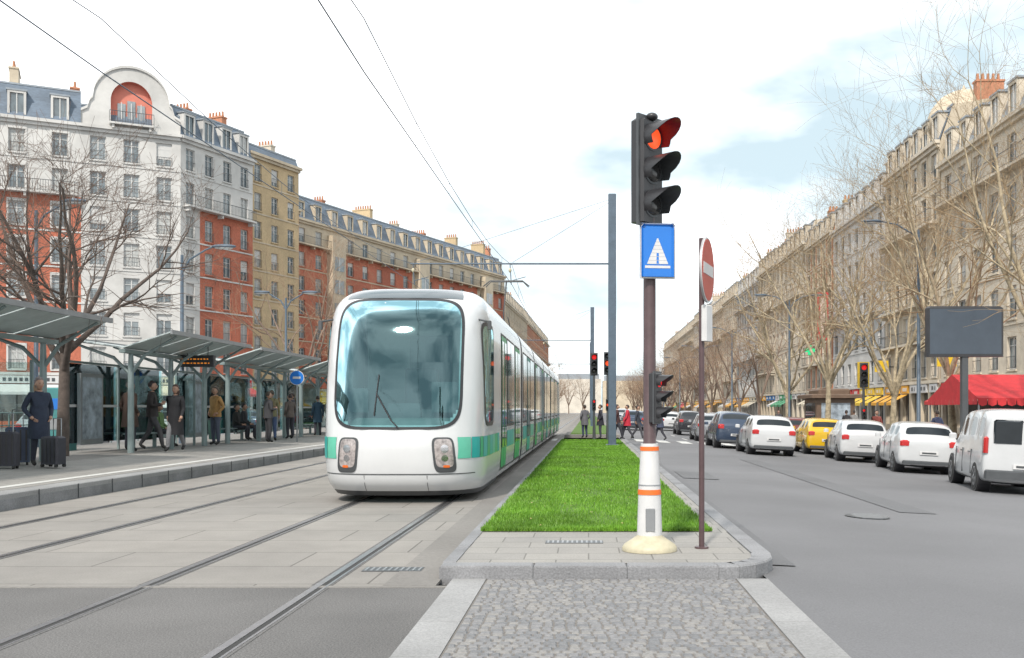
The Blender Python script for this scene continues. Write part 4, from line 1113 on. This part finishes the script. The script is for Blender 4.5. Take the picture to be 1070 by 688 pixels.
g=building('stone_apartment_building',(-17,182),R(2),60,6,wallf=lambda f,i,n:B['creamw'],bals=(2,5),seed=6); g.done()
g=building('brick_apartment_building',(-15,244),R(1),90,6,wallf=lambda f,i,n:B['brick2'],bals=(2,5),seed=7); g.done()
row=[(44,15,5,3.1,'whitew',2.8,0),(59.3,17,5,3.25,'stone',3.0,0),(76.6,14,6,3.05,'creamw',3.0,1),(90.9,19,5,3.4,'whitew',3.0,0),(110.2,13,6,2.9,'brick2',2.6,0),(123.5,20,6,3.05,'stone',3.0,0),(143.8,15,6,3.1,'creamw',3.0,0),(159.1,22,6,3.0,'whitew',3.0,0),(181.4,18,6,3.1,'stone',3.0,0),(199.7,26,6,3.0,'creamw',3.2,0),(226,30,6,3.2,'stone2',3.2,0),(256.4,40,6,3.1,'creamw',3.2,0),(297,60,6,3.1,'stone',3.2,0)]
for k,(y,L,nf,fh,wm_,mn,dm) in enumerate(row):
    g=building('stone_apartment_building',(27,y),0,L-.05,nf,flip=True,gf=4.0,fh=fh,bay=[2.6,3.0,2.5,2.9][k%4],ww=[1.2,1.4,1.15][k%3],wh_=2.1,wallf=(lambda f,i,n,w=wm_:B[w]),bals=[(2,5),(5,),(2,3,5),(3,6)][k%4],mans=mn,roof='zinc' if k%2 else 'slate',trim=B['stone'] if wm_ in('creamw','brick2') else None,bandm=B['stone'] if wm_!='whitew' else B['whitew'],z0=-.3,seed=20+k,dome=bool(dm)); g.done()
g=G('distant_building'); 
for i in range(16):
    x=-200+i*26; h=random.uniform(14,22); g.box(x,x+25,560,575,-.5,h,random.choice([B['stone2'],B['creamw']])); g.box(x+1,x+24,561,574,h,h+3,B['zinc'])
g.done()
g=G('pharmacy_sign',(26.2,118,8.5)); gg=mat('green_cross',(.02,.5,.2),.4,emit=.4)
g.box(-.6,.6,-.1,.1,-.2,.2,gg); g.box(-.2,.2,-.1,.1,.2,.6,gg); g.box(-.2,.2,-.1,.1,-.6,-.2,gg); g.box(.6,.8,-.05,.05,-.05,.05,M['dark']); g.done()
# ------------------------------------------------------------ trees
def tree_mesh(name,seed,H,trunk,r0,m_bark,m_twig,nl=6,spread=.75,dens=1.0,up=.25):
    rnd=random.Random(seed); V=[];F=[];MI=[]
    SID=[9,7,5,4,3]
    def tube(pts,rs,n,mi):
        o=len(V)
        for i,p in enumerate(pts):
            d=(pts[min(i+1,len(pts)-1)]-pts[max(i-1,0)]).normalized()
            ref=Vector((0,0,1)) if abs(d.z)<.9 else Vector((1,0,0)); a=d.cross(ref).normalized(); b=d.cross(a)
            for k in range(n):
                t=6.283*k/n; V.append(tuple(p+(a*math.cos(t)+b*math.sin(t))*rs[i]))
        for i in range(len(pts)-1):
            for k in range(n): F.append((o+i*n+k,o+i*n+(k+1)%n,o+(i+1)*n+(k+1)%n,o+(i+1)*n+k)); MI.append(mi)
    def br(p,d,L,r,lv):
        ns=[7,7,5,4,3][lv]; pts=[p]; rs=[r]; dd=d.copy(); 
        for i in range(ns):
            j=Vector((rnd.uniform(-1,1),rnd.uniform(-1,1),rnd.uniform(-1,1)))*([.04,.16,.22,.25,.3][lv])
            dd=(dd+j+Vector((0,0,up*(.5 if lv>0 else .1)))*.35).normalized()
            pts.append(pts[-1]+dd*(L/ns)); rs.append(max(.0035,r*(1-(.35 if lv==0 else .78)*(i+1)/ns)))
        tube(pts,rs,SID[lv],0 if lv<3 else 1)
        if lv==4: return
        nc=[nl,7,6,5][lv]; nc=int(nc*dens+rnd.random())
        for c in range(nc):
            if lv==0: t=rnd.uniform(.68,1.0)
            else: t=rnd.uniform(.22,1.0) if c else 1.0
            fi=t*ns; i=min(ns-1,int(fi)); q=pts[i].lerp(pts[i+1],fi-i); rr=rs[i]+(rs[i+1]-rs[i])*(fi-i)
            base=(pts[i+1]-pts[i]).normalized()
            az=(c/nc*6.283+rnd.uniform(-.4,.4)) if lv==0 else rnd.uniform(0,6.283)
            if lv==0: nd=Vector((math.cos(az)*spread*rnd.uniform(.6,1.1),math.sin(az)*spread*rnd.uniform(.6,1.1),1)).normalized()
            else:
                ref=Vector((0,0,1)) if abs(base.z)<.9 else Vector((1,0,0)); a=base.cross(ref).normalized(); b=base.cross(a)
                an=rnd.uniform(.45,.95); nd=(base*math.cos(an)+(a*math.cos(az)+b*math.sin(az))*math.sin(an)).normalized()
            ln=[(H-trunk)*rnd.uniform(.75,1.0),L*rnd.uniform(.35,.6)*(1.15-.6*t),L*rnd.uniform(.4,.65),L*rnd.uniform(.5,.8)][lv]
            br(q,nd,ln,min(rr*.75,[r0*.55,rr*.6,rr*.7,.009][lv]),lv+1)
    br(Vector((0,0,-.05)),Vector((0,0,1)),trunk,r0,0)
    me=bpy.data.meshes.new(name); me.from_pydata(V,[],F); me.materials.append(m_bark); me.materials.append(m_twig)
    me.polygons.foreach_set('material_index',MI); me.polygons.foreach_set('use_smooth',[True]*len(F)); me.update(); return me
bk1=mat('plane_bark',(.34,.28,.19),.9,var=.5,scale=5,bump=.5,bscale=12); tw1=mat('plane_twig',(.27,.19,.11),.9,var=.2)
bk2=mat('dark_bark',(.09,.07,.06),.9,var=.3,scale=8,bump=.6,bscale=15); tw2=mat('dark_twig',(.13,.09,.07),.9,var=.2)
bk3=mat('brown_bark',(.18,.13,.1),.9,var=.3,scale=6); tw3=mat('brown_twig',(.3,.2,.13),.9,var=.2)
TP=[tree_mesh('plane_tree',s,14.0,3.6,.19,bk1,tw1,7,.58,1.08,.3) for s in (3,11,19)]
TD=[tree_mesh('dark_tree',s,8.6,2.7,.16,bk2,tw2,7,.8,1.05,.2) for s in (5,)]
TB=[tree_mesh('brown_tree',s,10.5,2.8,.16,bk3,tw3,6,.55,.9,.3) for s in (8,21)]
def tree(me,x,y,z,rot,sc=1): 
    o=bpy.data.objects.new('bare_tree',me); S.collection.objects.link(o); o.location=(x,y,z); o.rotation_euler=(0,0,rot); o.scale=(sc,sc,sc)
tree(TD[0],-12.85,24.3,.36,.4,1.0); tree(TD[0],-19.5,27,0,2.2,1.1)
rt=random.Random(4)
for i,(x,y) in enumerate(((13.0,35.5),(13.6,44.5),(13.4,28.5),(13.2,55),(13.2,66))): tree(TP[i%3],x,y,-.3,rt.uniform(0,6),rt.uniform(.88,1.0) if i!=1 else .85)
y=77
while y<300:
    tree(TB[rt.randrange(2)],13.2,y,-.3,rt.uniform(0,6),rt.uniform(.9,1.1)); y+=10
y=60
while y<170:
    tree(TB[rt.randrange(2)],-17.5+rt.uniform(-.5,.5),y,0,rt.uniform(0,6),rt.uniform(.9,1.1)); y+=14
y=88
while y<300:
    tree(TB[rt.randrange(2)],-9.6,y,0,rt.uniform(0,6),rt.uniform(.8,1.0)); y+=10
for x in range(-24,34,8): tree(TB[rt.randrange(2)],x+rt.uniform(-2,2),330+rt.uniform(-10,20),0,rt.uniform(0,6),1.2)
# ------------------------------------------------------------ light, sky, camera
az=R(194); el=R(46)
w=bpy.data.worlds.new('World'); S.world=w; w.use_nodes=True; nt=w.node_tree; N=nt.nodes; L=nt.links
bgn=N['Background']; sky=N.new('ShaderNodeTexSky'); sky.sky_type='NISHITA'; sky.sun_disc=False; sky.sun_elevation=el; sky.sun_rotation=az
sc=N.new('ShaderNodeVectorMath'); sc.operation='SCALE'; sc.inputs['Scale'].default_value=.15; L.new(sky.outputs[0],sc.inputs[0])
tc=N.new('ShaderNodeTexCoord'); mp=N.new('ShaderNodeMapping'); mp.inputs['Scale'].default_value=(1,1,2.2); mp.inputs['Location'].default_value=(.3,.2,.1); L.new(tc.outputs['Generated'],mp.inputs['Vector'])
nz=N.new('ShaderNodeTexNoise'); nz.inputs['Scale'].default_value=2.2; nz.inputs['Detail'].default_value=6; nz.inputs['Roughness'].default_value=.5; L.new(mp.outputs['Vector'],nz.inputs['Vector'])
cr=N.new('ShaderNodeValToRGB'); L.new(nz.outputs['Fac'],cr.inputs['Fac'])
cr.color_ramp.elements[0].position=.40; cr.color_ramp.elements[0].color=(.36,.44,.47,1)
cr.color_ramp.elements[1].position=.56; cr.color_ramp.elements[1].color=(1,1,1,1)
scl=N.new('ShaderNodeVectorMath'); scl.operation='SCALE'; scl.inputs['Scale'].default_value=2.1; L.new(cr.outputs['Color'],scl.inputs[0])
mx=N.new('ShaderNodeMix'); mx.data_type='RGBA'; mx.inputs['Factor'].default_value=.88; L.new(sc.outputs[0],mx.inputs['A']); L.new(scl.outputs['Vector'],mx.inputs['B'])
L.new(mx.outputs['Result'],bgn.inputs['Color']); bgn.inputs['Strength'].default_value=1.0
sl=bpy.data.lights.new('sun','SUN'); sl.energy=4.2; sl.angle=R(3.5); sl.color=(1,.93,.84)
so=bpy.data.objects.new('sun',sl); S.collection.objects.link(so)
dv=Vector((math.sin(az)*math.cos(el),math.cos(az)*math.cos(el),math.sin(el)))
so.rotation_euler=dv.to_track_quat('Z','Y').to_euler()
S.view_settings.view_transform='Standard'; S.view_settings.look='None'; S.view_settings.exposure=0
cam=bpy.data.cameras.new('camera'); co=bpy.data.objects.new('camera',cam); S.collection.objects.link(co)
co.location=(0,0,1.5); co.rotation_euler=(R(90),0,0); cam.lens=35; cam.sensor_width=36; cam.clip_end=8000
cam.shift_x=-.0748; cam.shift_y=.0785
S.camera=co
